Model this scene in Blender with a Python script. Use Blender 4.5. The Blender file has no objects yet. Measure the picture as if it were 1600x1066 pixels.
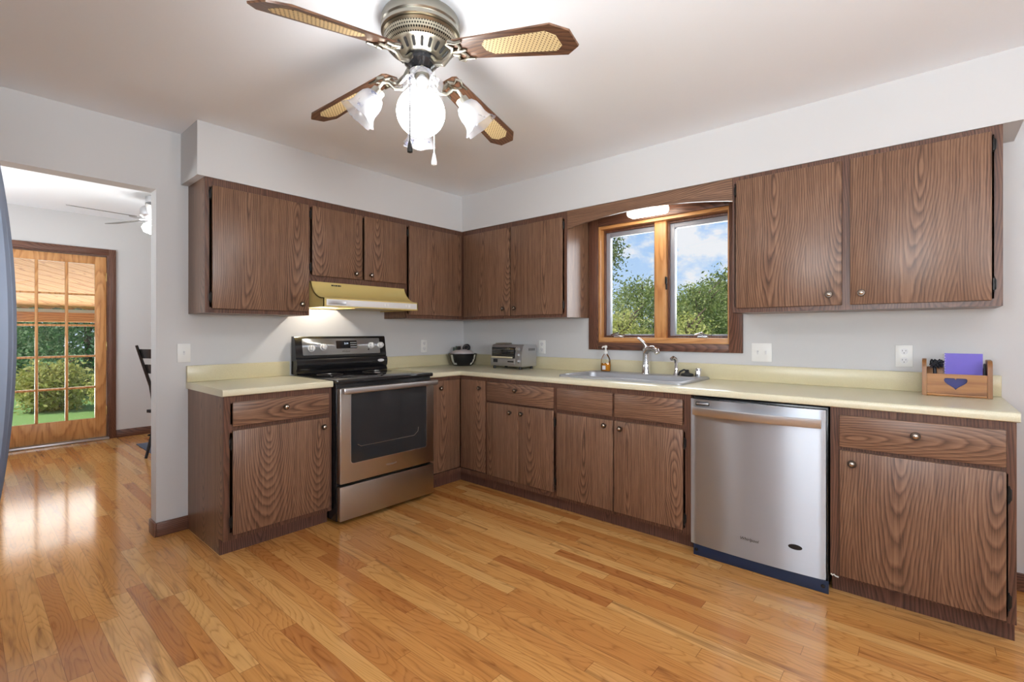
import bpy, bmesh, math, random
from mathutils import Vector, Matrix
random.seed(7)
PI = math.pi
SC = bpy.context.scene
COL = SC.collection

# ---------------------------------------------------------------- camera
cam_d = bpy.data.cameras.new('camera')
cam = bpy.data.objects.new('camera', cam_d)
COL.objects.link(cam)
CAM = Vector((-3.2882, -3.4808, 1.221))
cam.location = CAM
cam.rotation_euler = (PI/2, 0, -math.radians(49.167))
cam_d.sensor_fit = 'HORIZONTAL'
cam_d.sensor_width = 36.0
cam_d.lens = 36.0*747.5/1600
cam_d.shift_y = (520.2-533.0)/1600
cam_d.clip_start = 0.02
cam_d.clip_end = 300
SC.camera = cam

SC.view_settings.view_transform = 'Standard'
SC.view_settings.look = 'None'
SC.view_settings.gamma = 1.0
SC.view_settings.use_curve_mapping = False
SC.view_settings.exposure = -0.2
try:
    SC.cycles.use_denoising = True
    SC.cycles.max_bounces = 10
    SC.cycles.diffuse_bounces = 8
    SC.cycles.glossy_bounces = 5
    SC.cycles.transparent_max_bounces = 16
    SC.cycles.transmission_bounces = 8
    SC.cycles.sample_clamp_indirect = 6.0
    SC.cycles.caustics_reflective = False
    SC.cycles.caustics_refractive = False
except Exception:
    pass

GLOBE_L = 38.0        # radiance of the lit globe under the fan
SINK_L = 16.0
HOOD_L = 850.0
BACK_W = 215.0
LEFT_W = 120.0
SINK_W = 150.0
DOOR_W = 6.0
DINW_W = 140.0
PORCH_W = 260.0
DIN_L = 25.0

# ---------------------------------------------------------------- node helpers
def srgb(r, g, b):
    def f(c):
        c /= 255.0
        return c/12.92 if c <= 0.04045 else ((c+0.055)/1.055)**2.4
    return (f(r), f(g), f(b), 1.0)

class NT:
    def __init__(s, name):
        s.m = bpy.data.materials.new(name); s.m.use_nodes = True
        s.t = s.m.node_tree; s.t.nodes.clear()
        s.out = s.t.nodes.new('ShaderNodeOutputMaterial')
    def n(s, typ, ins=None, **props):
        nd = s.t.nodes.new('ShaderNode'+typ)
        for k, v in props.items(): setattr(nd, k, v)
        for k, v in (ins or {}).items():
            sk = nd.inputs[k]
            if hasattr(v, 'is_output') or isinstance(v, bpy.types.NodeSocket): s.t.links.new(v, sk)
            else: sk.default_value = v
        return nd
    def math(s, op, a, b=None, c=None):
        ins = {0: a}
        if b is not None: ins[1] = b
        if c is not None: ins[2] = c
        return s.n('Math', ins, operation=op).outputs[0]
    def vec(s, x=0.0, y=0.0, z=0.0):
        return s.n('CombineXYZ', {0: x, 1: y, 2: z}).outputs[0]
    def sep(s, v):
        o = s.n('SeparateXYZ', {0: v}).outputs
        return o[0], o[1], o[2]
    def noise(s, v, scale, detail=2.0, rough=0.5, dist=0.0):
        return s.n('TexNoise', {'Vector': v, 'Scale': scale, 'Detail': detail, 'Roughness': rough, 'Distortion': dist}).outputs[0]
    def ramp(s, f, stops, interp='LINEAR'):
        nd = s.n('ValToRGB', {0: f}); e = nd.color_ramp.elements
        nd.color_ramp.interpolation = interp
        while len(e) > 1: e.remove(e[-1])
        e[0].position = stops[0][0]; e[0].color = stops[0][1]
        for p, c in stops[1:]:
            q = e.new(p); q.color = c
        return nd.outputs[0]
    def mix(s, f, a, b, blend='MIX'):
        nd = s.n('Mix', data_type='RGBA', blend_type=blend)
        for k, v in ((0, f), (6, a), (7, b)):
            if isinstance(v, bpy.types.NodeSocket): s.t.links.new(v, nd.inputs[k])
            else: nd.inputs[k].default_value = v
        return nd.outputs[2]
    def obj(s): return s.n('TexCoord').outputs['Object']
    def rnd(s): return s.n('ObjectInfo').outputs['Random']
    def bump(s, h, strength=0.1, dist=0.002):
        return s.n('Bump', {'Height': h, 'Strength': strength, 'Distance': dist}).outputs[0]
    def pbr(s, **k):
        names = {'color': 'Base Color', 'rough': 'Roughness', 'metal': 'Metallic', 'normal': 'Normal', 'spec': 'Specular IOR Level',
                 'aniso': 'Anisotropic', 'tang': 'Tangent', 'coat': 'Coat Weight', 'coatr': 'Coat Roughness', 'trans': 'Transmission Weight',
                 'alpha': 'Alpha', 'emit': 'Emission Color', 'emits': 'Emission Strength', 'ior': 'IOR', 'anrot': 'Anisotropic Rotation'}
        return s.n('BsdfPrincipled', {names[a]: b for a, b in k.items()}).outputs[0]
    def done(s, sh):
        s.t.links.new(sh, s.out.inputs[0]); return s.m

def plain(name, col, rough=0.5, metal=0.0, bump=0.0, bscale=200.0, **k):
    t = NT(name); a = dict(k)
    if bump:
        a['normal'] = t.bump(t.noise(t.obj(), bscale, 3), bump)
    nz = t.noise(t.obj(), 9.0, 3)
    c2 = tuple(max(0, x*0.9) for x in col[:3])+(1,)
    return t.done(t.pbr(color=t.mix(nz, col, c2), rough=rough, metal=metal, **a))

def emitter(name, col, strength):
    t = NT(name)
    return t.done(t.n('Emission', {0: col, 1: strength}).outputs[0])

def wood(name, light, mid, dark, horizontal=False, rough=0.35, rings=30.0, stretch=0.13, scale=3.4, spec=0.4, along=None, pore=0.8):
    """Oak figure: contour bands of a noise field drawn out along the grain, plus fine pores."""
    t = NT(name)
    x, y, z = t.sep(t.obj())
    r = t.rnd()
    if along == 'x': u, v = t.math('ADD', y, z), x
    elif horizontal: u, v = z, t.math('ADD', x, y)
    else: u, v = t.math('ADD', x, y), z
    off = t.math('MULTIPLY', r, 57.0)
    off2 = t.math('MULTIPLY', r, 23.0)
    # plain-sawn leaf: distance to a slightly tilted tree axis gives nested arches, mirrored from leaf to leaf
    P = 0.30
    wv = t.math('MULTIPLY', t.math('SUBTRACT', t.noise(t.vec(off, t.math('MULTIPLY', v, 1.6), off2), 1.0, 1.0), 0.5), 0.10)
    uu = t.math('SUBTRACT', t.math('PINGPONG', t.math('ADD', t.math('ADD', u, off), wv), P), P*0.5)
    lo = t.noise(t.vec(t.math('MULTIPLY', t.math('ADD', u, off), 2.2), t.math('MULTIPLY', v, 0.9), off2), 1.0, 1.0)
    ww = t.math('ADD', t.math('MULTIPLY', v, stretch), t.math('MULTIPLY_ADD', lo, 0.22, -0.14))
    rad = t.math('SQRT', t.math('ADD', t.math('MULTIPLY', uu, uu), t.math('ADD', t.math('MULTIPLY', ww, ww), 0.0002)))
    wob = t.noise(t.vec(t.math('ADD', u, off), t.math('MULTIPLY', v, 0.2), off), 42.0, 3.0)
    ph = t.math('ADD', t.math('MULTIPLY', rad, rings*3.2), t.math('MULTIPLY', wob, 0.7))
    fr = t.math('FRACT', ph)
    band = t.ramp(fr, [(0.0, (0.1,)*3+(1,)), (0.28, (0.55,)*3+(1,)), (0.75, (0.95,)*3+(1,)), (0.9, (0.5,)*3+(1,)), (1.0, (0.1,)*3+(1,))])
    pv = t.vec(t.math('MULTIPLY', t.math('ADD', u, off), 330.0), t.math('MULTIPLY', v, 9.0), off)
    pr = t.noise(pv, 1.0, 2.0, 0.6)
    pv2 = t.vec(t.math('MULTIPLY', t.math('ADD', u, off), 90.0), t.math('MULTIPLY', v, 1.6), off)
    st = t.noise(pv2, 1.0, 3.0, 0.6)
    f = t.math('ADD', t.math('MULTIPLY', band, 0.62), t.math('MULTIPLY', t.math('SUBTRACT', pr, 0.5), pore))
    f = t.math('ADD', f, t.math('MULTIPLY', t.math('SUBTRACT', st, 0.5), 0.9))
    f = t.math('ADD', f, 0.10)
    col = t.ramp(f, [(0.08, dark), (0.45, mid), (0.85, light)])
    big = t.noise(t.vec(t.math('MULTIPLY', t.math('ADD', u, off), 5.0), t.math('MULTIPLY', v, 0.6), off), 1.0, 1.0)
    col = t.mix(t.math('MULTIPLY', big, 0.35), col, mid)
    nr = t.bump(f, 0.12, 0.001)
    return t.done(t.pbr(color=col, rough=rough, normal=nr, spec=spec))

def floor_mat():
    t = NT('oak_strip_floor')
    x, y, z = t.sep(t.n('TexCoord').outputs['Object'])
    W, L = 0.068, 0.95
    xs = t.math('DIVIDE', x, W)
    row = t.math('FLOOR', xs)
    fx = t.math('FRACT', xs)
    r1 = t.n('TexWhiteNoise', {'W': row}, noise_dimensions='1D').outputs[0]
    r1b = t.n('TexWhiteNoise', {'W': t.math('ADD', row, 41.5)}, noise_dimensions='1D').outputs[0]
    ln = t.math('MULTIPLY_ADD', r1b, 0.5, 0.65)
    ys = t.math('DIVIDE', t.math('MULTIPLY_ADD', r1, 7.0, y), ln)
    brd = t.math('FLOOR', ys); fy = t.math('FRACT', ys)
    wn = t.n('TexWhiteNoise', {'Vector': t.vec(row, brd, 3.0)}, noise_dimensions='3D')
    rc = wn.outputs[0]
    rr = t.n('TexWhiteNoise', {'Vector': t.vec(row, brd, 9.0)}, noise_dimensions='3D').outputs[0]
    base = t.ramp(rc, [(0.0, srgb(176, 112, 58)), (0.10, srgb(190, 127, 68)), (0.32, srgb(200, 140, 77)), (0.7, srgb(207, 150, 86)), (1.0, srgb(218, 167, 103))])
    off = t.math('MULTIPLY', rr, 91.0)
    p = t.vec(t.math('ADD', x, off), t.math('MULTIPLY', t.math('ADD', y, off), 0.16), off)
    n1 = t.noise(p, 7.0, 1.5, 0.5)
    fr = t.math('FRACT', t.math('MULTIPLY', n1, 26.0))
    band = t.ramp(fr, [(0.0, (0,)*3+(1,)), (0.3, (0.7,)*3+(1,)), (0.8, (1,)*3+(1,)), (1.0, (0,)*3+(1,))])
    st = t.noise(t.vec(t.math('MULTIPLY', t.math('ADD', x, off), 120.0), t.math('MULTIPLY', y, 3.0), off), 1.0, 3.0, 0.65)
    mn = t.noise(t.vec(t.math('MULTIPLY', t.math('ADD', x, off), 22.0), t.math('MULTIPLY', y, 1.7), off), 1.0, 3.0, 0.6, 0.6)
    dk = t.ramp(mn, [(0.55, (0,)*3+(1,)), (0.64, (0.4,)*3+(1,)), (0.74, (1,)*3+(1,))])
    g = t.math('ADD', t.math('MULTIPLY', band, 0.45), t.math('MULTIPLY', st, 0.9))
    tint = t.ramp(g, [(0.25, (0.60, 0.52, 0.44, 1)), (0.62, (0.95, 0.94, 0.92, 1)), (1.0, (1.06, 1.07, 1.08, 1))])
    col = t.mix(1.0, base, tint, 'MULTIPLY')
    col = t.mix(t.math('MULTIPLY', dk, 0.62), col, srgb(92, 48, 26))
    # seams
    ex = t.math('MINIMUM', fx, t.math('SUBTRACT', 1.0, fx))
    sx = t.math('LESS_THAN', ex, 0.012)
    ey = t.math('MULTIPLY', t.math('MINIMUM', fy, t.math('SUBTRACT', 1.0, fy)), ln)
    sy = t.math('LESS_THAN', ey, 0.0012)
    seam = t.math('MAXIMUM', sx, sy)
    col = t.mix(t.math('MULTIPLY', seam, 0.55), col, srgb(96, 54, 28))
    wav = t.noise(t.vec(t.math('MULTIPLY', x, 9.0), t.math('MULTIPLY', y, 2.0), rr), 1.0, 2.0)
    hgt = t.math('SUBTRACT', t.math('MULTIPLY', wav, 0.35), t.math('MULTIPLY', seam, 0.25))
    nr = t.bump(hgt, 0.10, 0.004)
    ro = t.math('MULTIPLY_ADD', st, 0.10, 0.07)
    return t.done(t.pbr(color=col, rough=ro, normal=nr, spec=0.5))

def wall_mat(name, col, sc=260.0, b=0.06):
    t = NT(name)
    n = t.noise(t.obj(), sc, 2.0)
    n2 = t.noise(t.obj(), 2.0, 2.0)
    c = t.mix(n2, col, tuple(v*0.97 for v in col[:3])+(1,))
    return t.done(t.pbr(color=c, rough=0.75, normal=t.bump(n, b, 0.002), spec=0.25))

def laminate(name, a, b):
    t = NT(name)
    n = t.noise(t.obj(), 420.0, 2.0)
    n2 = t.noise(t.obj(), 90.0, 2.0)
    c = t.mix(t.ramp(n, [(0.35, (0,)*3+(1,)), (0.65, (1,)*3+(1,))]), a, b)
    c = t.mix(t.math('MULTIPLY', n2, 0.3), c, a)
    return t.done(t.pbr(color=c, rough=0.28, spec=0.5))

def steel(name, col, rough, axis='Z', an=0.75, scale=(1, 1, 1)):
    t = NT(name)
    o = t.obj()
    mp = t.n('Mapping', {'Vector': o, 'Scale': scale})
    n = t.noise(mp.outputs[0], 1.0, 3.0, 0.7)
    tg = t.n('Tangent', direction_type='RADIAL', axis=axis).outputs[0]
    ro = t.math('MULTIPLY_ADD', n, 0.02, rough-0.01)
    c = t.mix(t.math('MULTIPLY', n, 0.5), col, tuple(v*0.93 for v in col[:3])+(1,))
    return t.done(t.pbr(color=c, metal=1.0, rough=ro, aniso=an, tang=tg, anrot=0.25))

def glass_pane(name, tint=(1, 1, 1, 1), refl=1.0):
    t = NT(name)
    fr = t.n('Fresnel', {'IOR': 1.45}).outputs[0]
    nz = t.noise(t.obj(), 3.0, 1.0)
    tr = t.n('BsdfTransparent', {'Color': tint}).outputs[0]
    gl = t.n('BsdfGlossy', {'Roughness': t.math('MULTIPLY', nz, 0.01), 'Color': (1, 1, 1, 1)}).outputs[0]
    return t.done(t.n('MixShader', {0: t.math('MULTIPLY', fr, refl), 1: tr, 2: gl}).outputs[0])

def leaf_mat(name, c1, c2, c3):
    t = NT(name)
    at = t.n('Attribute', attribute_name='tint', attribute_type='GEOMETRY').outputs['Fac']
    col = t.ramp(at, [(0.0, c1), (0.55, c2), (1.0, c3)])
    d = t.n('BsdfDiffuse', {'Color': col}).outputs[0]
    tr = t.n('BsdfTranslucent', {'Color': col}).outputs[0]
    return t.done(t.n('MixShader', {0: 0.35, 1: d, 2: tr}).outputs[0])

BR_L, BR_M, BR_D = srgb(149, 115, 91), srgb(117, 86, 67), srgb(68, 47, 38)
OR_L, OR_M, OR_D = srgb(216, 164, 108), srgb(200, 143, 88), srgb(164, 108, 62)
M = {}
M['wood'] = wood('brown_oak_laminate', BR_L, BR_M, BR_D)
M['frame'] = wood('dark_face_frame', srgb(122, 88, 70), srgb(94, 64, 51), srgb(58, 38, 32))  # darker finish, with some shade on the frames put into the colour
M['wood_h'] = wood('brown_oak_laminate_across', BR_L, BR_M, BR_D, horizontal=True)
M['wood_kick'] = wood('brown_oak_toe_kick', srgb(120, 84, 70), srgb(92, 62, 52), srgb(58, 38, 34), rough=0.5)
M['trim'] = wood('brown_window_trim', srgb(128, 88, 70), srgb(100, 66, 52), srgb(60, 38, 30))
M['trim_h'] = wood('brown_window_trim_across', srgb(128, 88, 70), srgb(100, 66, 52), srgb(60, 38, 30), horizontal=True)
M['orange'] = wood('honey_pine', OR_L, OR_M, OR_D, rings=9, pore=0.3, rough=0.35)
M['orange_h'] = wood('honey_pine_across', OR_L, OR_M, OR_D, horizontal=True, rings=9, pore=0.3, rough=0.35)
M['box_wood'] = wood('letter_box_oak', srgb(176, 126, 76), srgb(156, 106, 60), srgb(122, 78, 44), horizontal=True, rings=7, pore=0.3)
M['box_wood_v'] = wood('letter_box_oak_upright', srgb(164, 116, 70), srgb(142, 96, 56), srgb(108, 68, 38), rings=7, pore=0.3)
M['blade'] = wood('fan_blade_wood', srgb(124, 90, 68), srgb(96, 67, 50), srgb(58, 38, 30), along='x', rings=22, rough=0.3)
M['cedar'] = wood('cedar_plank', srgb(246, 186, 132), srgb(232, 162, 108), srgb(190, 110, 70), along='x', rings=10, pore=0.2, rough=0.6)
M['floor'] = floor_mat()
M['wall'] = wall_mat('painted_wall', srgb(207, 207, 208))
M['ceil'] = wall_mat('textured_ceiling', srgb(242, 246, 252), 60.0, 0.10)
M['counter'] = laminate('cream_laminate', srgb(226, 221, 196), srgb(209, 204, 174))
M['splash'] = laminate('tan_laminate', srgb(212, 203, 170), srgb(196, 186, 150))
M['steel'] = steel('brushed_steel', (0.56, 0.60, 0.66, 1), 0.38, 'Z', 1.0, (2, 2, 500))
M['steel_dark'] = steel('dark_brushed_steel', (0.50, 0.47, 0.44, 1), 0.30, 'Z', 0.7, (2, 2, 500))
M['steel_soft'] = plain('satin_steel', (0.62, 0.62, 0.64, 1), 0.33, 1.0)
M['sink'] = plain('sink_steel', (0.46, 0.47, 0.50, 1), 0.48, 0.7)
M['chrome'] = plain('chrome', (0.80, 0.80, 0.82, 1), 0.10, 1.0)
M['black'] = plain('black_enamel', (0.012, 0.012, 0.014, 1), 0.18)
M['black_glass'] = plain('black_ceramic_glass', (0.010, 0.010, 0.012, 1), 0.06, spec=0.6)
M['oven_glass'] = plain('oven_window', (0.022, 0.026, 0.030, 1), 0.07, spec=0.7)
M['black_matt'] = plain('black_matt', (0.015, 0.015, 0.016, 1), 0.6)
M['navy'] = plain('navy_film', srgb(22, 42, 72), 0.35)
M['hinge'] = plain('iron_hinge', (0.03, 0.028, 0.027, 1), 0.35, 0.7)
M['knob'] = plain('antique_knob_ring', (0.10, 0.075, 0.06, 1), 0.35, 0.9)
M['knob_c'] = plain('antique_knob_button', (0.55, 0.47, 0.40, 1), 0.22, 1.0)
M['gold'] = plain('harvest_gold_enamel', srgb(208, 186, 118), 0.32, bump=0.05, bscale=30)
M['pewter'] = plain('antique_pewter', (0.42, 0.40, 0.34, 1), 0.28, 1.0)
M['pewter_b'] = plain('antique_brass', (0.36, 0.30, 0.21, 1), 0.3, 1.0)
M['white'] = plain('white_plastic', srgb(238, 238, 236), 0.35)
M['bead'] = plain('grey_vinyl', srgb(150, 151, 160), 0.4)
M['white_dim'] = plain('white_vinyl', srgb(226, 226, 228), 0.4)
M['slot'] = plain('dark_slot', (0.02, 0.02, 0.02, 1), 0.5)
M['glass'] = glass_pane('window_glass')
M['clear'] = glass_pane('clear_plastic', (0.97, 0.97, 0.97, 1), 1.0)
M['soap'] = plain('amber_soap', srgb(226, 142, 30), 0.15)
M['purple'] = plain('violet_cover', srgb(104, 84, 196), 0.4)
M['paper'] = plain('paper_edge', srgb(235, 235, 230), 0.6)
M['blue'] = plain('deep_blue_card', srgb(26, 30, 118), 0.4)
M['cord'] = plain('black_cord', srgb(26, 28, 36), 0.5)
M['fridge'] = plain('slate_steel', srgb(92, 99, 115), 0.42, 0.3)
M['fridge_door'] = plain('slate_steel_door', (0.50, 0.53, 0.58, 1), 0.20, 1.0)
M['fridge_b'] = plain('fridge_case', srgb(90, 94, 104), 0.5)
M['fan_grey'] = plain('grey_blade', srgb(128, 126, 124), 0.4)
M['chair'] = plain('black_chair_paint', srgb(38, 36, 38), 0.22)
M['rug'] = plain('slate_rug', srgb(86, 94, 112), 0.9, bump=0.3)
M['concrete'] = plain('outdoor_ground', srgb(150, 146, 140), 0.9)
M['grass'] = None
M['bark'] = plain('bark', srgb(96, 80, 64), 0.9, bump=0.4, bscale=40)
M['leaf_a'] = leaf_mat('leaf_mid_green', srgb(96, 112, 60), srgb(142, 156, 92), srgb(198, 204, 146))
M['leaf_b'] = leaf_mat('leaf_yellow_green', srgb(140, 148, 72), srgb(190, 190, 112), srgb(226, 220, 156))
M['leaf_c'] = leaf_mat('leaf_deep_green', srgb(56, 90, 52), srgb(104, 144, 92), srgb(186, 208, 164))
M['cloth'] = plain('pale_cloth', srgb(200, 190, 190), 0.9, bump=0.3, bscale=60)
M['greenish'] = plain('dark_green_plastic', srgb(70, 86, 76), 0.5)
M['bowl_dec'] = plain('white_glaze_figure', srgb(200, 200, 190), 0.3)
M['toaster'] = plain('toaster_silver', (0.55, 0.55, 0.57, 1), 0.38, 0.85)
M['rack'] = plain('oven_rack_wire', (0.45, 0.42, 0.36, 1), 0.35, 1.0)
M['beige'] = plain('beige_strip', srgb(214, 206, 176), 0.4)
M['brass_h'] = plain('brass_hinge', (0.62, 0.45, 0.18, 1), 0.3, 1.0)
M['globe'] = emitter('lit_globe_glass', (1.0, 0.985, 0.965, 1), GLOBE_L)
M['sink_lamp'] = emitter('lit_lens', (1.0, 0.93, 0.80, 1), SINK_L)
M['hood_lamp'] = emitter('lit_bulb', (1.0, 0.93, 0.82, 1), HOOD_L)
M['din_lamp'] = emitter('lit_dining_globe', (1.0, 0.98, 0.96, 1), DIN_L)
M['display'] = emitter('oven_clock_digits', (0.75, 0.85, 1.0, 1), 1.4)

def grass_mat():
    t = NT('lawn')
    n = t.noise(t.obj(), 60.0, 4.0, 0.7); n2 = t.noise(t.obj(), 0.8, 2.0)
    c = t.ramp(n, [(0.3, srgb(58, 92, 40)), (0.6, srgb(98, 138, 66)), (0.8, srgb(140, 172, 96))])
    c = t.mix(n2, c, srgb(120, 156, 84))
    return t.done(t.pbr(color=c, rough=0.9))
M['grass'] = grass_mat()

def cane_mat():
    t = NT('woven_cane')
    x, y, z = t.sep(t.obj())
    a = t.math('MULTIPLY', t.math('ADD', x, y), 62.0); b = t.math('MULTIPLY', t.math('SUBTRACT', x, y), 62.0)
    fa = t.math('ABSOLUTE', t.math('SUBTRACT', t.math('FRACT', a), 0.5)); fb = t.math('ABSOLUTE', t.math('SUBTRACT', t.math('FRACT', b), 0.5))
    d = t.math('ADD', t.math('POWER', fa, 2.0), t.math('POWER', fb, 2.0))
    hole = t.math('LESS_THAN', d, 0.055)
    return t.done(t.pbr(color=t.mix(hole, srgb(222, 200, 150), srgb(112, 78, 50)), rough=0.6))
M['cane'] = cane_mat()

def bell_mat():
    t = NT('frosted_floral_glass')
    o = t.obj()
    n = t.noise(o, 38.0, 3.0, 0.6); n2 = t.noise(o, 12.0, 1.0)
    fl = t.math('MULTIPLY', t.math('GREATER_THAN', n, 0.56), t.math('GREATER_THAN', n2, 0.54))
    col = t.mix(t.math('MULTIPLY', fl, 0.7), srgb(205, 207, 214), srgb(110, 128, 188))
    d = t.n('BsdfDiffuse', {'Color': col}).outputs[0]
    tl = t.n('BsdfTranslucent', {'Color': col}).outputs[0]
    gl = t.n('BsdfGlossy', {'Roughness': 0.12}).outputs[0]
    tr = t.n('BsdfTransparent').outputs[0]
    a = t.n('MixShader', {0: 0.5, 1: d, 2: tl}).outputs[0]
    b = t.n('MixShader', {0: 0.10, 1: a, 2: gl}).outputs[0]
    return t.done(t.n('MixShader', {0: 0.5, 1: b, 2: tr}).outputs[0])
M['bell'] = bell_mat()

def perf_mat():
    t = NT('perforated_band')
    x, y, z = t.sep(t.obj())
    ang = t.math('MULTIPLY', t.math('ARCTAN2', y, x), 44.0/PI)
    zz = t.math('MULTIPLY', z, 85.0)
    ang = t.math('ADD', ang, t.math('MULTIPLY', t.math('FLOOR', zz), 0.5))
    fa = t.math('SUBTRACT', t.math('FRACT', ang), 0.5); fz = t.math('SUBTRACT', t.math('FRACT', zz), 0.5)
    d = t.math('ADD', t.math('POWER', fa, 2.0), t.math('POWER', fz, 2.0))
    hole = t.math('LESS_THAN', d, 0.08)
    return t.done(t.pbr(color=t.mix(hole, (0.42, 0.38, 0.29, 1), (0.02, 0.02, 0.02, 1)), metal=0.9, rough=0.32))
M['perf'] = perf_mat()

# ---------------------------------------------------------------- world and sun
def world():
    w = bpy.data.worlds.new('sky'); SC.world = w; w.use_nodes = True
    nt = w.node_tree; nt.nodes.clear()
    t = NT.__new__(NT); t.t = nt
    out = nt.nodes.new('ShaderNodeOutputWorld')
    d = t.n('TexCoord').outputs['Generated']
    x, y, z = t.sep(d)
    grad = t.ramp(z, [(0.0, srgb(214, 232, 252)), (0.12, srgb(186, 218, 254)), (0.38, srgb(134, 190, 250)), (1.0, srgb(80, 140, 228))])
    p = t.n('Mapping', {'Vector': d, 'Scale': (1.0, 1.0, 1.9), 'Location': (3.1, 0.35, 0.2)}).outputs[0]
    n = t.noise(p, 8.0, 6.0, 0.6)
    cl = t.ramp(n, [(0.49, (0,)*3+(1,)), (0.60, (0.95,)*3+(1,))])
    c = t.mix(cl, grad, (0.93, 0.95, 0.98, 1))
    bg = t.n('Background', {0: c, 1: 1.12}).outputs[0]
    nt.links.new(bg, out.inputs[0])
world()

def light(name, kind, loc, rot, energy, color=(1, 1, 1), **k):
    l = bpy.data.lights.new(name, kind); l.energy = energy; l.color = color
    for a, b in k.items(): setattr(l, a, b)
    o = bpy.data.objects.new(name, l); COL.objects.link(o)
    o.location = loc; o.rotation_euler = rot
    return o
sun_dir = Vector((0.45, -0.30, -0.84)).normalized()
so = light('sun', 'SUN', (-8, 6, 12), (0, 0, 0), 6.0, (1.0, 0.95, 0.86), angle=0.01)
so.rotation_euler = sun_dir.to_track_quat('-Z', 'Y').to_euler()
# daylight at the openings, plus added fill lamps
light('fill_front_window', 'AREA', (-3.25, -5.74, 1.5), (PI/2+1.0, 0, 0), BACK_W, (0.93, 0.97, 1.0), shape='RECTANGLE', size=1.3, size_y=1.2)  # added fill lamp for the foreground and ceiling, out of view
light('fill_left_window', 'AREA', (-4.30, -3.285, 1.5), (PI/2+1.0, 0, -PI/2), LEFT_W, (0.93, 0.97, 1.0), shape='RECTANGLE', size=1.25, size_y=1.2)  # added fill lamp for the sink wall and ceiling, out of view
light('daylight_sink_window', 'AREA', (1.3, -2.03, 2.0), (PI/2-0.30, 0, PI/2), SINK_W, (0.93, 0.97, 1.0), shape='RECTANGLE', size=2.2, size_y=1.6)
light('daylight_patio_door', 'AREA', (-2.62, 3.95, 0.90), (-PI/2, 0, 0), DOOR_W, (1.0, 1.0, 0.97), shape='RECTANGLE', size=0.9, size_y=0.55)
light('porch_fill', 'AREA', (-2.3, 7.9, 0.0), (-PI/2-0.75, 0, 0), PORCH_W, (1.0, 0.98, 0.94), shape='RECTANGLE', size=6.0, size_y=0.9)  # added lamp aimed up to brighten the porch boards like lawn bounce
light('daylight_dining_window', 'AREA', (-4.75, 1.9, 1.5), (PI/2+1.0, 0, -PI/2), DINW_W, (0.97, 0.99, 1.0), shape='RECTANGLE', size=1.7, size_y=1.2)

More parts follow.
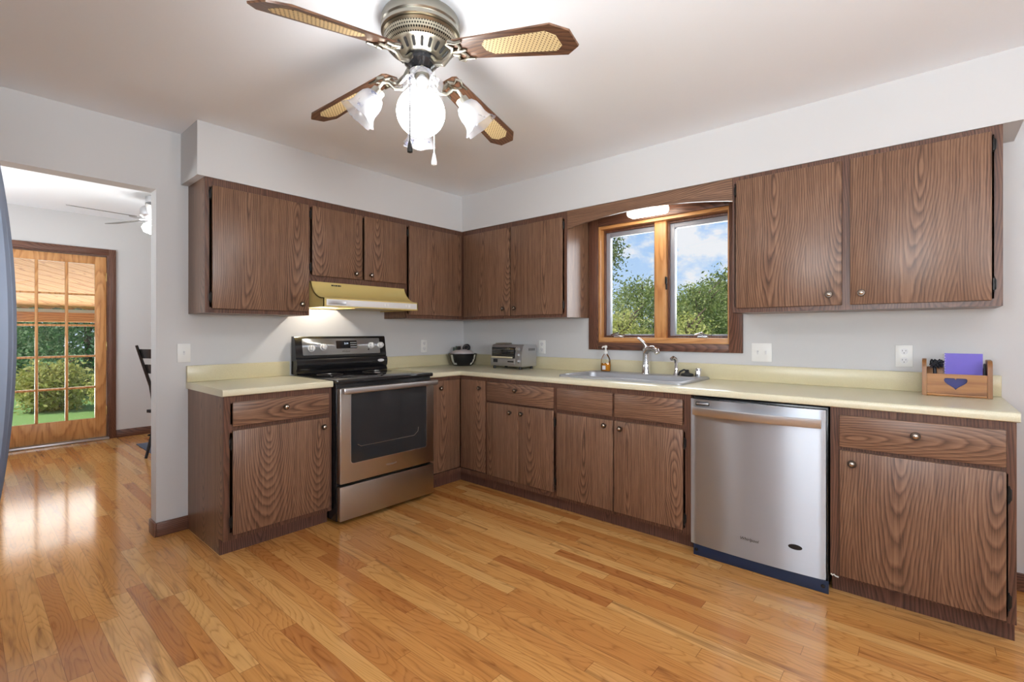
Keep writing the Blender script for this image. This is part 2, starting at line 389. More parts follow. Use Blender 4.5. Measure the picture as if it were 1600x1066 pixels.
# ---------------------------------------------------------------- mesh builder
class MB:
    def __init__(s): s.b = bmesh.new()
    def box(s, x0, x1, y0, y1, z0, z1, bev=0.0, seg=2):
        x0, x1 = sorted((x0, x1)); y0, y1 = sorted((y0, y1)); z0, z1 = sorted((z0, z1))
        vs = [s.b.verts.new(p) for p in ((x0,y0,z0),(x1,y0,z0),(x1,y1,z0),(x0,y1,z0),(x0,y0,z1),(x1,y0,z1),(x1,y1,z1),(x0,y1,z1))]
        fs = [s.b.faces.new([vs[i] for i in q]) for q in ((3,2,1,0),(4,5,6,7),(0,1,5,4),(1,2,6,5),(2,3,7,6),(3,0,4,7))]
        if bev > 0:
            bev = min(bev, 0.49*min(x1-x0, y1-y0, z1-z0))
            es = list({e for f in fs for e in f.edges})
            bmesh.ops.bevel(s.b, geom=es, offset=bev, segments=seg, affect='EDGES', profile=0.5)
        return s
    def fb(s, F, u0, u1, d0, d1, z0, z1, bev=0.0, seg=2):
        """box on a wall face: u along the wall, d out from it"""
        if F == 'A': return s.box(u0, u1, -d0, -d1, z0, z1, bev, seg)
        return s.box(-d0, -d1, u0, u1, z0, z1, bev, seg)
    def loops(s, rings, close=True, cap0=True, cap1=True):
        vr = [[s.b.verts.new(p) for p in r] for r in rings]
        for a, b in zip(vr[:-1], vr[1:]):
            n = len(a)
            for i in range(n if close else n-1):
                j = (i+1) % n
                try: s.b.faces.new((a[i], a[j], b[j], b[i]))
                except ValueError: pass
        if cap0 and close: s.b.faces.new(list(reversed(vr[0])))
        if cap1 and close: s.b.faces.new(vr[-1])
        return s
    def lathe(s, prof, seg=32, mat=None, cap0=True, cap1=True, mod=None):
        """prof = [(r, z)], around Z; mat places it; mod(i, angle) scales the radius"""
        mat = mat or Matrix()
        rings = []
        for i, (r, z) in enumerate(prof):
            rings.append([mat @ Vector((max(r, 1e-5)*(mod(i, 2*PI*k/seg) if mod else 1)*math.cos(2*PI*k/seg),
                                        max(r, 1e-5)*(mod(i, 2*PI*k/seg) if mod else 1)*math.sin(2*PI*k/seg), z)) for k in range(seg)])
        s.loops(rings, True, cap0, cap1)
        return s
    def tube(s, pts, r, seg=10, taper=None):
        pts = [Vector(p) for p in pts]; rings = []
        up = None
        for i, p in enumerate(pts):
            t = (pts[min(i+1, len(pts)-1)]-pts[max(i-1, 0)]).normalized()
            if up is None:
                up = t.orthogonal().normalized()
            up = (up - t*up.dot(t)).normalized()
            sd = t.cross(up)
            rr = r if taper is None else taper[i]
            rings.append([p+rr*(math.cos(2*PI*k/seg)*up+math.sin(2*PI*k/seg)*sd) for k in range(seg)])
        s.loops(rings)
        return s
    def prism(s, pts, vec, holes=None):
        """polygon pts (3D, planar) pushed along vec"""
        vec = Vector(vec)
        if not holes:
            s.loops([[Vector(p) for p in pts], [Vector(p)+vec for p in pts]])
            return s
        for off in (Vector((0, 0, 0)), vec):
            edges = []
            for loop in [pts]+holes:
                vs = [s.b.verts.new(Vector(p)+off) for p in loop]
                edges += [s.b.edges.new((vs[i], vs[(i+1) % len(vs)])) for i in range(len(vs))]
            bmesh.ops.triangle_fill(s.b, use_beauty=True, use_dissolve=False, edges=edges)
        for loop in [pts]+holes:
            a = [s.b.verts.new(Vector(p)) for p in loop]; b = [s.b.verts.new(Vector(p)+vec) for p in loop]
            for i in range(len(loop)):
                j = (i+1) % len(loop); s.b.faces.new((a[i], a[j], b[j], b[i]))
        return s
    def ico(s, c, r, sub=2, scale=(1, 1, 1), jit=0.0):
        ret = bmesh.ops.create_icosphere(s.b, subdivisions=sub, radius=1.0)
        for v in ret['verts']:
            k = 1+random.uniform(-jit, jit)
            v.co = Vector((c[0]+v.co.x*r*scale[0]*k, c[1]+v.co.y*r*scale[1]*k, c[2]+v.co.z*r*scale[2]*k))
        return s
    def xf(s, m):
        bmesh.ops.transform(s.b, matrix=m, verts=s.b.verts[:]); return s
    def build(s, name, mat, parent=None, smooth=35, recalc=True, keep=False):
        if recalc: bmesh.ops.recalc_face_normals(s.b, faces=s.b.faces[:])
        me = bpy.data.meshes.new(name); 
        if s.b.verts and not keep:
            xs = [v.co for v in s.b.verts]
            lo = Vector([min(c[i] for c in xs) for i in range(3)]); hi = Vector([max(c[i] for c in xs) for i in range(3)])
            ctr = (lo+hi)/2
            bmesh.ops.translate(s.b, vec=-ctr, verts=s.b.verts[:])
        else: ctr = Vector((0, 0, 0))
        s.b.to_mesh(me); s.b.free()
        me.materials.append(mat)
        me.shade_smooth()
        try: me.set_sharp_from_angle(angle=math.radians(smooth))
        except Exception: pass
        o = bpy.data.objects.new(name, me); COL.objects.link(o)
        if parent is not None:
            o.parent = parent
            o.location = ctr - wloc(parent)
        else: o.location = ctr
        return o

def wloc(o):
    v = Vector(o.location)
    while o.parent: o = o.parent; v = v+Vector(o.location)
    return v

def tag(o, label=None, cat=None, group=None, kind=None):
    if label: o['label'] = label
    if cat: o['category'] = cat
    if group: o['group'] = group
    if kind: o['kind'] = kind
    return o
def thing(name, label, cat, loc, group=None, kind=None):
    o = bpy.data.objects.new(name, None); o.empty_display_size = 0.05
    COL.objects.link(o); o.location = loc
    return tag(o, label, cat, group, kind)
def struct(name, mb, mat, parent=None, label=None, smooth=35):
    o = mb.build(name, mat, parent, smooth)
    if parent is None: o['kind'] = 'structure'
    if label: o['label'] = label
    return o

def text(name, body, size, mat, parent, mtx, ext=0.0006, shear=0.0, parent_world=None, align='CENTER'):
    c = bpy.data.curves.new(name, 'FONT'); c.body = body; c.size = size; c.extrude = ext; c.shear = shear
    c.align_x = align; c.align_y = 'CENTER'
    o = bpy.data.objects.new(name+'_tmp', c); COL.objects.link(o)
    dg = bpy.context.evaluated_depsgraph_get()
    me = bpy.data.meshes.new_from_object(o.evaluated_get(dg))
    COL.objects.unlink(o); bpy.data.objects.remove(o)
    b = MB(); b.b.from_mesh(me); bpy.data.meshes.remove(me)
    b.xf(mtx)
    return b.build(name, mat, parent)

def face_mtx(F, u, d, z):
    """local X along the wall as read by a viewer, Y up, Z out of the wall"""
    if F == 'A':
        return Matrix(((1, 0, 0, u), (0, 0, -1, -d), (0, 1, 0, z), (0, 0, 0, 1)))
    return Matrix(((0, 0, -1, -d), (-1, 0, 0, u), (0, 1, 0, z), (0, 0, 0, 1)))

# ---------------------------------------------------------------- room shell
ZC = 2.448; ZD = 2.55
struct('floor', MB().box(-4.7, 0.12, -5.7, 3.8, -0.1, 0.0), M['floor'], label='honey oak strip floor')
struct('ceiling', MB().box(-4.25, 0.12, -5.7, 0.0, ZC, ZC+0.1), M['ceil'], label='white kitchen ceiling')
c2 = struct('ceiling', MB().box(-4.7, 0.12, 0.115, 3.8, ZD, ZD+0.1), M['ceil'], label='white dining room ceiling')
OX0, OX1, OZ = -3.45, -2.515, 2.08
struct('wall_back', MB().box(-4.25, OX0, 0, 0.115, 0, ZD).box(OX0, OX1, 0, 0.115, OZ, ZD).box(OX1, 0.12, 0, 0.115, 0, ZD), M['wall'], label='white wall behind the stove with wide doorway')
WY0, WY1, WZ0, WZ1 = -2.52, -1.535, 1.14, 2.065
struct('wall_right', MB().box(0, 0.12, -5.7, WY0, 0, ZC+0.1).box(0, 0.12, WY1, 0, 0, ZC+0.1).box(0, 0.12, WY0, WY1, 0, WZ0).box(0, 0.12, WY0, WY1, WZ1, ZC+0.1), M['wall'], label='white wall around the sink window')
def wall_left_mb(x0, x1, y0, y1, w0, w1, h):
    return MB().box(x0, x1, y0, w0, 0, h).box(x0, x1, w1, y1, 0, h).box(x0, x1, w0, w1, 0, 0.85).box(x0, x1, w0, w1, 2.15, h)
struct('wall_left', wall_left_mb(-4.25, -4.1, -5.7, 0, -3.95, -2.62, ZC), M['wall'])
struct('wall_front', MB().box(-4.1, -3.95, -5.7, -5.58, 0, ZC).box(-2.55, 0, -5.7, -5.58, 0, ZC).box(-3.95, -2.55, -5.7, -5.58, 0, 0.85).box(-3.95, -2.55, -5.7, -5.58, 2.15, ZC), M['wall'])
DX0, DX1, DZ = -3.10, -2.155, 2.11
struct('wall_dining_back', MB().box(-4.7, DX0, 3.65, 3.8, 0, ZD).box(DX1, 0.12, 3.65, 3.8, 0, ZD).box(DX0, DX1, 3.65, 3.8, DZ, ZD), M['wall'], label='white dining room wall beside the glazed door')
struct('wall_dining_left', wall_left_mb(-4.7, -4.58, 0.115, 3.65, 1.0, 2.8, ZD), M['wall'])
struct('wall_dining_right', MB().box(0, 0.12, 0.115, 3.65, 0, ZD), M['wall'])
SD = 0.3
struct('wall_soffit', MB().box(-2.39, 0, -0.312, 0, 2.134, ZC).box(-0.312, 0, -3.80, -0.312, 2.134, ZC), M['wall'], label='white soffit over the wall cabinets')
# baseboards
struct('baseboard_back', MB().box(OX1, -2.352, -0.012, 0, 0, 0.085, 0.003).box(OX1-0.012, OX1, -0.012, 0.115, 0, 0.085, 0.003), M['trim_h'], label='brown baseboard at the doorway corner')
struct('baseboard_dining_back', MB().box(-2.09, -0.0, 3.638, 3.65, 0, 0.09, 0.003), M['trim_h'], label='brown baseboard on the dining wall')
struct('baseboard_right', MB().box(-0.012, 0, -5.58, -3.79, 0, 0.085, 0.003), M['trim_h'])

# front window added behind the viewer, an opening for the fill lamp
w2 = thing('added_window_2', 'added wide window in the unseen wall behind the viewer', None, (-3.25, -5.64, 0.85), kind='structure')
b = MB()
for a in ((-3.95, -3.89, 0.85, 2.15), (-2.61, -2.55, 0.85, 2.15), (-3.28, -3.22, 0.85, 2.15)): b.box(a[0], a[1], -5.68, -5.6, a[2], a[3], 0.004)
b.box(-3.89, -2.61, -5.68, -5.6, 0.85, 0.91, 0.004).box(-3.89, -2.61, -5.68, -5.6, 2.09, 2.15, 0.004)
b.build('frame', M['white_dim'], w2)
MB().box(-3.89, -2.61, -5.645, -5.64, 0.91, 2.09).build('pane', M['glass'], w2)

def side_window(nm, lb, x0, x1, y0, y1):
    w = thing(nm, lb, None, ((x0+x1)/2, (y0+y1)/2, 0.85), kind='structure')
    b = MB(); ym = (y0+y1)/2
    for a, c_ in ((y0, y0+0.06), (y1-0.06, y1), (ym-0.03, ym+0.03)): b.box(x0, x1, a, c_, 0.85, 2.15, 0.004)
    b.box(x0, x1, y0+0.06, y1-0.06, 0.85, 0.91, 0.004).box(x0, x1, y0+0.06, y1-0.06, 2.09, 2.15, 0.004)
    b.build('frame', M['white_dim'], w)
    MB().box((x0+x1)/2-0.002, (x0+x1)/2+0.002, y0+0.06, y1-0.06, 0.91, 2.09).build('pane', M['glass'], w)
side_window('added_window_3', 'added white window in the unseen kitchen wall left of the viewer', -4.22, -4.14, -3.95, -2.62)  # opening added out of view for the left fill lamp
side_window('window_4', 'white window in the left dining room wall', -4.68, -4.60, 1.0, 2.8)
# sink window
w1 = thing('window_1', 'wooden double casement window above the sink', None, (0, -2.026, 1.09), kind='structure')
b = MB()
b.box(-0.018, 0, -1.54, -1.458, 1.09, 2.125, 0.003).box(-0.018, 0, -2.598, -2.515, 1.09, 2.125, 0.003)
b.build('casing', M['trim'], w1)
b = MB(); b.box(-0.018, 0, -2.515, -1.54, 1.09, 1.147, 0.003).box(-0.018, 0, -2.515, -1.54, 2.05, 2.125, 0.003)
b.build('casing', M['trim_h'], w1)
b = MB(); b.box(0.0, 0.119, -1.552, -1.536, 1.141, 2.064).box(0.0, 0.119, -2.519, -2.503, 1.141, 2.064)
b.box(0.03, 0.119, -2.072, -1.985, 1.157, 2.05, 0.004)
b.build('jamb', M['orange'], w1)
b = MB(); b.box(0.0, 0.119, -2.503, -1.552, 1.141, 1.185, 0.002).box(0.0, 0.119, -2.503, -1.552, 2.028, 2.064)
b.build('sill', M['orange_h'], w1)
for (y0, y1) in ((-1.985, -1.552), (-2.503, -2.072)):
    b = MB()
    b.box(0.06, 0.115, y1-0.014, y1, 1.186, 2.028, 0.003).box(0.06, 0.115, y0, y0+0.014, 1.186, 2.028, 0.003)
    b.box(0.06, 0.115, y0+0.014, y1-0.014, 1.186, 1.200, 0.003).box(0.06, 0.115, y0+0.014, y1-0.014, 2.008, 2.028, 0.003)
    s = b.build('sash', M['trim'], w1)
    b = MB(); b.box(0.075, 0.114, y1-0.046, y1-0.014, 1.200, 2.008, 0.002).box(0.075, 0.114, y0+0.014, y0+0.022, 1.200, 2.008, 0.002)
    b.box(0.075, 0.114, y0+0.022, y1-0.046, 1.200, 1.210, 0.002).box(0.075, 0.114, y0+0.022, y1-0.046, 1.975, 2.008, 0.002)
    b.build('glazing_bead', M['bead'], s)
    MB().box(0.097, 0.101, y0+0.018, y1-0.04, 1.206, 1.99).build('pane', M['glass'], s)
for yc in (-1.70, -2.335):
    b = MB(); b.box(-0.002, 0.05, yc-0.03, yc+0.03, 1.186, 1.198, 0.004)
    cr = b.build('crank_base', M['steel_soft'], w1)
    b = MB(); b.tube([(0.02, yc, 1.198), (0.012, yc, 1.222), (-0.004, yc+0.012, 1.216), (-0.012, yc+0.045, 1.206)], 0.006, 8)
    b.tube([(0.012, yc, 1.212), (0.0, yc-0.035, 1.204), (-0.004, yc-0.066, 1.202)], 0.007, 8)
    b.build('crank_handle', M['chrome'], cr)
b = MB(); b.box(0.02, 0.03, -2.085, -2.072, 1.53, 1.62, 0.003).tube([(0.025, -2.075, 1.57), (0.005, -2.082, 1.575), (0.0, -2.084, 1.62)], 0.006, 8)
b.build('lock_lever', M['hinge'], w1)

# patio door of the dining room
d1 = thing('door_1', 'honey pine glazed door with fifteen lights', None, (-2.63, 3.7, 0), kind='structure')
b = MB(); b.box(-3.17, -3.10, 3.632, 3.65, 0, 2.18, 0.003).box(-2.155, -2.09, 3.632, 3.65, 0, 2.18, 0.003)
b.box(-3.10, -3.085, 3.65, 3.79, 0, 2.11).box(-2.17, -2.155, 3.65, 3.79, 0, 2.11)
b.build('casing', M['trim'], d1)
b = MB(); b.box(-3.10, -2.155, 3.632, 3.65, 2.11, 2.18, 0.003).box(-3.085, -2.17, 3.65, 3.79, 2.095, 2.11); b.build('casing', M['trim_h'], d1)
b = MB(); b.box(-3.085, -2.985, 3.67, 3.715, 0.03, 2.09, 0.002).box(-2.27, -2.172, 3.67, 3.715, 0.03, 2.09, 0.002)
b.box(-2.985, -2.27, 3.67, 3.715, 0.03, 0.25, 0.002).box(-2.985, -2.27, 3.67, 3.715, 2.0, 2.09, 0.002)
leaf = b.build('door_panel', M['orange'], d1)
b = MB()
for xm in (-2.508, -2.745): b.box(xm-0.012, xm+0.012, 3.67, 3.715, 0.25, 2.0, 0.003)
for zm in (0.605, 0.958, 1.304, 1.651): b.box(-2.985, -2.27, 3.672, 3.713, zm-0.011, zm+0.011, 0.003)
b.build('muntins', M['orange'], leaf)
MB().box(-2.985, -2.27, 3.691, 3.695, 0.25, 2.0).build('pane', M['glass'], leaf)
for zz in (0.33, 1.07, 1.86):
    MB().box(-2.176, -2.160, 3.662, 3.672, zz-0.05, zz+0.05, 0.003).build('hinge', M['brass_h'], leaf)
MB().box(-3.10, -2.155, 3.60, 3.79, 0.0, 0.028, 0.006).build('threshold', M['steel_soft'], d1)

# ---------------------------------------------------------------- cabinets
def frame(b, F, u0, u1, d, z0, z1, openings, th=0.019):
    us = sorted({u0, u1, *[o[0] for o in openings], *[o[1] for o in openings]})
    zs = sorted({z0, z1, *[o[2] for o in openings], *[o[3] for o in openings]})
    for i in range(len(us)-1):
        for j in range(len(zs)-1):
            um, zm = (us[i]+us[i+1])/2, (zs[j]+zs[j+1])/2
            if any(o[0] < um < o[1] and o[2] < zm < o[3] for o in openings): continue
            b.fb(F, us[i], us[i+1], d-th, d, zs[j], zs[j+1])
def carcass(F, u0, u1, d, z0, z1, openings, parent, wall=0.001, left_to=None, mat='wood', d_sides=None):
    b = MB(); t = 0.016
    fb_ = MB(); frame(fb_, F, u0, u1, d, z0, z1, openings); fb_.build('face_frame', M['frame'], parent)
    de = d-0.0191
    b.fb(F, u0, u0+t, wall, de, z0, z1).fb(F, u1-t, u1, wall, de, z0, z1)
    b.fb(F, u0+t, u1-t, wall, de, z0, z0+t).fb(F, u0+t, u1-t, wall, de, z1-t, z1)
    b.fb(F, u0+t, u1-t, wall, wall+0.006, z0+t, z1-t)
    return b.build('body', M[mat], parent)

def knob(F, u, d, z, parent):
    m = face_mtx(F, u, d, z)
    b = MB().lathe([(0.010, 0.0), (0.008, 0.006), (0.007, 0.012), (0.0165, 0.016), (0.0175, 0.020), (0.0155, 0.024), (0.0105, 0.0245)], 20, m)
    k = b.build('knob', M['knob'], parent)
    MB().lathe([(0.0105, 0.0235), (0.0095, 0.027), (0.006, 0.0295), (0.001, 0.0302)], 16, m).build('button', M['knob_c'], k)
    return k
def hinge(F, u, d, z, parent, s=1):
    b = MB()
    m = face_mtx(F, u, d, z)
    b.lathe([(0.001, -0.036), (0.004, -0.033), (0.0025, -0.029), (0.0055, -0.026), (0.0055, 0.026), (0.0025, 0.029), (0.004, 0.033), (0.001, 0.036)], 10,
            m @ Matrix.Translation((0, 0, 0.004)) @ Matrix.Rotation(-PI/2, 4, 'X'))
    b.fb(F, u, u+s*0.009, d-0.001, d+0.0025, z-0.022, z+0.022, 0.001)
    return b.build('hinge', M['hinge'], parent)

def door(F, u0, u1, df, z0, z1, parent, name='door', horiz=False, knobs=(), hinges=(), th=0.017):
    b = MB().fb(F, u0, u1, df, df+th, z0, z1, 0.004)
    # rebated back lip
    o = b.build(name, M['wood_h' if horiz else 'wood'], parent)
    for (u, z) in knobs: knob(F, u, df+th, z, o)
    for (u, z, s) in hinges: hinge(F, u, df+0.001, z, o, s)
    return o

DU = 0.307; DF = DU+0.002
ZB, ZT = 1.339, 2.133
# --- wall cabinets, stove side
c = thing('wall_cabinet', 'brown oak wall cabinet with one wide door, left of the range hood', 'cabinet', (-2.038, -0.15, ZB), 'brown oak wall cabinets')
carcass('A', -2.35, -1.728, DU, ZB, ZT, [(-2.328, -1.75, 1.372, 2.078)], c)
door('A', -2.317, -1.738, DF, 1.364, 2.086, c, knobs=[(-1.79, 1.412)], hinges=[(-2.3225, 2.035, -1), (-2.3225, 1.43, -1)])
c = thing('wall_cabinet', 'short brown oak wall cabinet with two doors directly above the yellow range hood', 'cabinet', (-1.325, -0.15, 1.573), 'brown oak wall cabinets')
carcass('A', -1.727, -0.923, DU, 1.573, ZT, [(-1.722, -0.94, 1.622, 2.078)], c)
door('A', -1.712, -1.330, DF, 1.614, 2.088, c, knobs=[(-1.388, 1.652)], hinges=[(-1.718, 2.03, -1), (-1.718, 1.67, -1)])
door('A', -1.312, -0.934, DF, 1.614, 2.088, c, knobs=[(-1.262, 1.652)])
c = thing('wall_cabinet', 'brown oak wall cabinet with one door between hood and inner corner', 'cabinet', (-0.62, -0.15, ZB), 'brown oak wall cabinets')
carcass('A', -0.922, -0.3075, DU, ZB, ZT, [(-0.918, -0.345, 1.378, 2.08)], c)
door('A', -0.905, -0.333, DF, 1.368, 2.090, c, hinges=[(-0.911, 2.03, -1), (-0.911, 1.43, -1)])
# --- wall cabinets, sink side
c = thing('wall_cabinet', 'brown oak wall cabinet with two doors between inner corner and sink window', 'cabinet', (-0.15, -0.73, ZB), 'brown oak wall cabinets')
carcass('B', -1.45, -0.001, DU, ZB, ZT, [(-1.425, -0.36, 1.372, 2.08)], c)
door('B', -0.894, -0.345, DF, 1.362, 2.090, c, knobs=[(-0.829, 1.421)])
door('B', -1.415, -0.904, DF, 1.362, 2.090, c, knobs=[(-0.955, 1.421)], hinges=[(-1.421, 2.03, -1), (-1.421, 1.43, -1)])
c = thing('wall_cabinet', 'brown oak wall cabinet with two wide doors, right of the sink window', 'cabinet', (-0.15, -3.18, ZB), 'brown oak wall cabinets')
carcass('B', -3.737, -2.621, DU, ZB, ZT, [(-3.145, -2.632, 1.372, 2.095), (-3.71, -3.20, 1.372, 2.095)], c)
door('B', -3.156, -2.646, DF, 1.364, 2.106, c, knobs=[(-3.102, 1.42)], hinges=[(-2.640, 2.05, 1)])
door('B', -3.702, -3.190, DF, 1.364, 2.106, c, knobs=[(-3.238, 1.421)], hinges=[(-3.708, 2.05, -1), (-3.708, 1.435, -1)])
# valance over the window
pts = [(-DU, -1.451, 2.133), (-DU, -1.451, 1.998)]
for i in range(25):
    s = i/24.0; y = -1.475-s*1.12
    pts.append((-DU, y, 2.003+0.050*(1-(2*s-1)**2)))
pts += [(-DU, -2.620, 1.998), (-DU, -2.620, 2.133)]
v = MB().prism(pts, (0.019, 0, 0)).build('valance', M['wood_h'])
tag(v, 'arched brown oak valance board bridging the cabinets above the sink window', 'valance')

# --- base cabinets
DB = 0.612; BF = DB+0.002; KZ = 0.088; BZ = 0.874; KD = 0.555
def base_body(F, u0, u1, openings, parent, kick=True):
    b = MB(); t = 0.016; w = 0.001
    fb_ = MB(); frame(fb_, F, u0, u1, DB, KZ, BZ, openings); fb_.build('face_frame', M['frame'], parent)
    de = DB-0.0191
    for a, c_ in ((u0, u0+t), (u1-t, u1)):
        b.fb(F, a, c_, w, de, KZ, BZ); b.fb(F, a, c_, w, KD-0.017, 0.0, KZ)
    b.fb(F, u0+t, u1-t, w, de, KZ, KZ+t).fb(F, u0+t, u1-t, w, w+0.006, KZ+t, BZ)
    o = b.build('body', M['wood'], parent)
    MB().fb(F, u0, u1, KD-0.016, KD, 0.0, KZ-0.001).build('toe_kick', M['wood_kick'], parent)
    return o
c = thing('base_cabinet', 'brown oak base cabinet with one drawer and door, left of the stove', 'cabinet', (-2.04, -0.3, 0), 'brown oak base cabinets')
base_body('A', -2.352, -1.731, [(-2.322, -1.765, 0.128, 0.675), (-2.318, -1.765, 0.72, 0.835)], c)
door('A', -2.311, -1.757, BF, 0.710, 0.842, c, 'drawer', True, knobs=[(-2.031, 0.787)])
door('A', -2.311, -1.752, BF, 0.117, 0.687, c, knobs=[(-1.797, 0.634)], hinges=[(-2.3165, 0.615, -1), (-2.3165, 0.19, -1)])
# corner unit
c = thing('corner_base_cabinet', 'brown oak corner base cabinet with two folding doors meeting in the inner corner', 'cabinet', (-0.4, -0.4, 0), 'brown oak base cabinets')
b = MB()
frame(b, 'A', -0.958, -DB, DB, KZ, BZ, [(-0.94, -DB, 0.125, 0.848)])
frame(b, 'B', -0.914, -DB-0.0005, DB, KZ, BZ, [(-0.898, -DB-0.0005, 0.125, 0.848)])
b.build('face_frame', M['frame'], c)
b = MB()
b.fb('A', -0.958, -0.942, 0.001, DB-0.019, KZ, BZ).fb('B', -0.914, -0.898, 0.001, DB-0.019, KZ, BZ)
b.fb('A', -0.94, -0.001, 0.001, 0.007, KZ, BZ).fb('B', -0.898, -0.008, 0.001, 0.007, KZ, BZ).box(-0.94, -0.01, -DB+0.02, -0.01, KZ, KZ+0.016).box(-DB+0.02, -0.01, -0.895, -DB+0.02, KZ, KZ+0.016)
b.build('body', M['wood'], c)
b = MB(); b.fb('A', -0.958, -KD, KD-0.016, KD, 0, KZ-0.001).fb('B', -0.914, -KD, KD-0.016, KD, 0, KZ-0.001); b.build('toe_kick', M['wood_kick'], c)
door('A', -0.936, -0.617, DB-0.012, 0.130, 0.846, c, knobs=[(-0.83, 0.788)], th=0.014)
door('B', -0.894, -0.617, DB-0.012, 0.130, 0.846, c, knobs=[(-0.838, 0.788)], th=0.014)
c = thing('base_cabinet', 'brown oak base cabinet with one drawer over a narrow door pair', 'cabinet', (-0.3, -1.245, 0), 'brown oak base cabinets')
base_body('B', -1.571, -0.915, [(-1.562, -0.94, 0.142, 0.675), (-1.545, -0.94, 0.71, 0.835)], c)
door('B', -1.554, -0.926, BF, 0.700, 0.845, c, 'drawer', True, knobs=[(-1.222, 0.80)])
door('B', -1.2385, -0.926, BF, 0.130, 0.687, c, knobs=[(-1.170, 0.633)])
door('B', -1.554, -1.2395, BF, 0.130, 0.687, c, knobs=[(-1.280, 0.636)], hinges=[(-1.5605, 0.61, -1), (-1.5605, 0.20, -1)])
c = thing('sink_base_cabinet', 'brown oak base cabinet with two doors and two plain panels under the sink', 'cabinet', (-0.3, -2.03, 0), 'brown oak base cabinets')
base_body('B', -2.490, -1.572, [(-2.458, -2.03, 0.122, 0.664), (-2.0, -1.59, 0.122, 0.664), (-2.45, -2.03, 0.715, 0.835), (-2.0, -1.59, 0.715, 0.835)], c)
door('B', -2.006, -1.586, BF, 0.700, 0.845, c, 'false_drawer_front', True)
door('B', -2.448, -2.021, BF, 0.700, 0.845, c, 'false_drawer_front', True)
door('B', -2.009, -1.584, BF, 0.112, 0.676, c, knobs=[(-1.957, 0.640)])
door('B', -2.449, -2.020, BF, 0.112, 0.676, c, knobs=[(-2.066, 0.633)], hinges=[(-2.4555, 0.60, -1), (-2.4555, 0.175, -1)])
c = thing('base_cabinet', 'brown oak base cabinet with a wide drawer and door, right of the dishwasher', 'cabinet', (-0.3, -3.445, 0), 'brown oak base cabinets')
base_body('B', -3.748, -3.143, [(-3.725, -3.19, 0.112, 0.67), (-3.71, -3.19, 0.71, 0.83)], c)
door('B', -3.719, -3.180, BF, 0.696, 0.842, c, 'drawer', True, knobs=[(-3.449, 0.784)])
door('B', -3.719, -3.181, BF, 0.100, 0.680, c, knobs=[(-3.229, 0.627)], hinges=[(-3.726, 0.59, -1), (-3.726, 0.175, -1)])

# --- countertops
CZ = 0.914
NOSE = [(0.600, 0.8755), (0.626, 0.8755), (0.6325, 0.879), (0.635, 0.886), (0.635, 0.9035), (0.632, 0.911), (0.6245, CZ), (0.600, CZ)]
c = thing('countertop', 'short cream laminate countertop left of the stove', 'countertop', (-2.04, -0.3, 0.8755))
b = MB(); b.loops([[(u, -d, z) for d, z in NOSE] for u in (-2.363, -1.7305)]); b.box(-2.363, -1.7305, -0.600, -0.001, 0.8755, CZ)
b.build('slab', M['counter'], c)
MB().box(-2.363, -1.7305, -0.026, -0.001, CZ, 1.016, 0.004).build('backsplash', M['splash'], c)
c = thing('countertop', 'long cream laminate countertop turning the corner and running past the sink', 'countertop', (-0.3, -2.0, 0.8755))
SX0, SX1, SY0, SY1 = -0.505, -0.07, -2.375, -1.552     # sink cut-out
b = MB()
b.loops([[(-0.9565, -d, z) for d, z in NOSE], [(-d, -d, z) for d, z in NOSE], [(-d, -3.757, z) for d, z in NOSE]])
b.box(-0.9565, -0.6, -0.6, -0.001, 0.8755, CZ).box(-0.6, -0.001, SY1, -0.001, 0.8755, CZ).box(-0.6, -0.001, -3.757, SY0, 0.8755, CZ)
b.box(-0.6, SX0, SY0, SY1, 0.8755, CZ).box(SX1, -0.001, SY0, SY1, 0.8755, CZ)
b.build('slab', M['counter'], c)
b = MB(); b.box(-0.9565, -0.026, -0.026, -0.001, CZ, 1.016, 0.004).box(-0.026, -0.001, -3.757, -0.001, CZ, 1.016, 0.004)
b.build('backsplash', M['splash'], c)

# ---------------------------------------------------------------- sink and tap
s = thing('sink', 'grey drop-in sink set into the cream countertop below the window', 'sink', (-0.29, -1.96, CZ))
RZ = 0.930
def rrect(x0, x1, y0, y1, r, z, n=6):
    out = []
    for cx, cy, a0 in ((x1-r, y1-r, 0), (x0+r, y1-r, PI/2), (x0+r, y0+r, PI), (x1-r, y0+r, 1.5*PI)):
        for k in range(n+1):
            a = a0+PI/2*k/n; out.append((cx+r*math.cos(a), cy+r*math.sin(a), z))
    return out
X0, X1, Y0, Y1 = -0.535, -0.032, -2.405, -1.525
b = MB()
b.loops([rrect(X0, X1, Y0, Y1, 0.03, CZ+0.0005), rrect(X0, X1, Y0, Y1, 0.03, RZ-0.005), rrect(X0+0.005, X1-0.005, Y0+0.005, Y1-0.005, 0.028, RZ),
         rrect(X0+0.024, X1-0.10, Y0+0.024, Y1-0.024, 0.05, RZ), rrect(X0+0.030, X1-0.107, Y0+0.030, Y1-0.030, 0.05, RZ-0.008),
         rrect(X0+0.045, X1-0.12, Y0+0.045, Y1-0.045, 0.06, 0.76), rrect(X0+0.09, X1-0.16, Y0+0.09, Y1-0.09, 0.06, 0.745)], cap0=False)
b.build('basin', M['sink'], s)
MB().lathe([(0.045, 0.7455), (0.045, 0.748), (0.03, 0.748), (0.02, 0.744)], 20, Matrix.Translation((-0.32, -1.95, 0))).build('drain', M['chrome'], s)

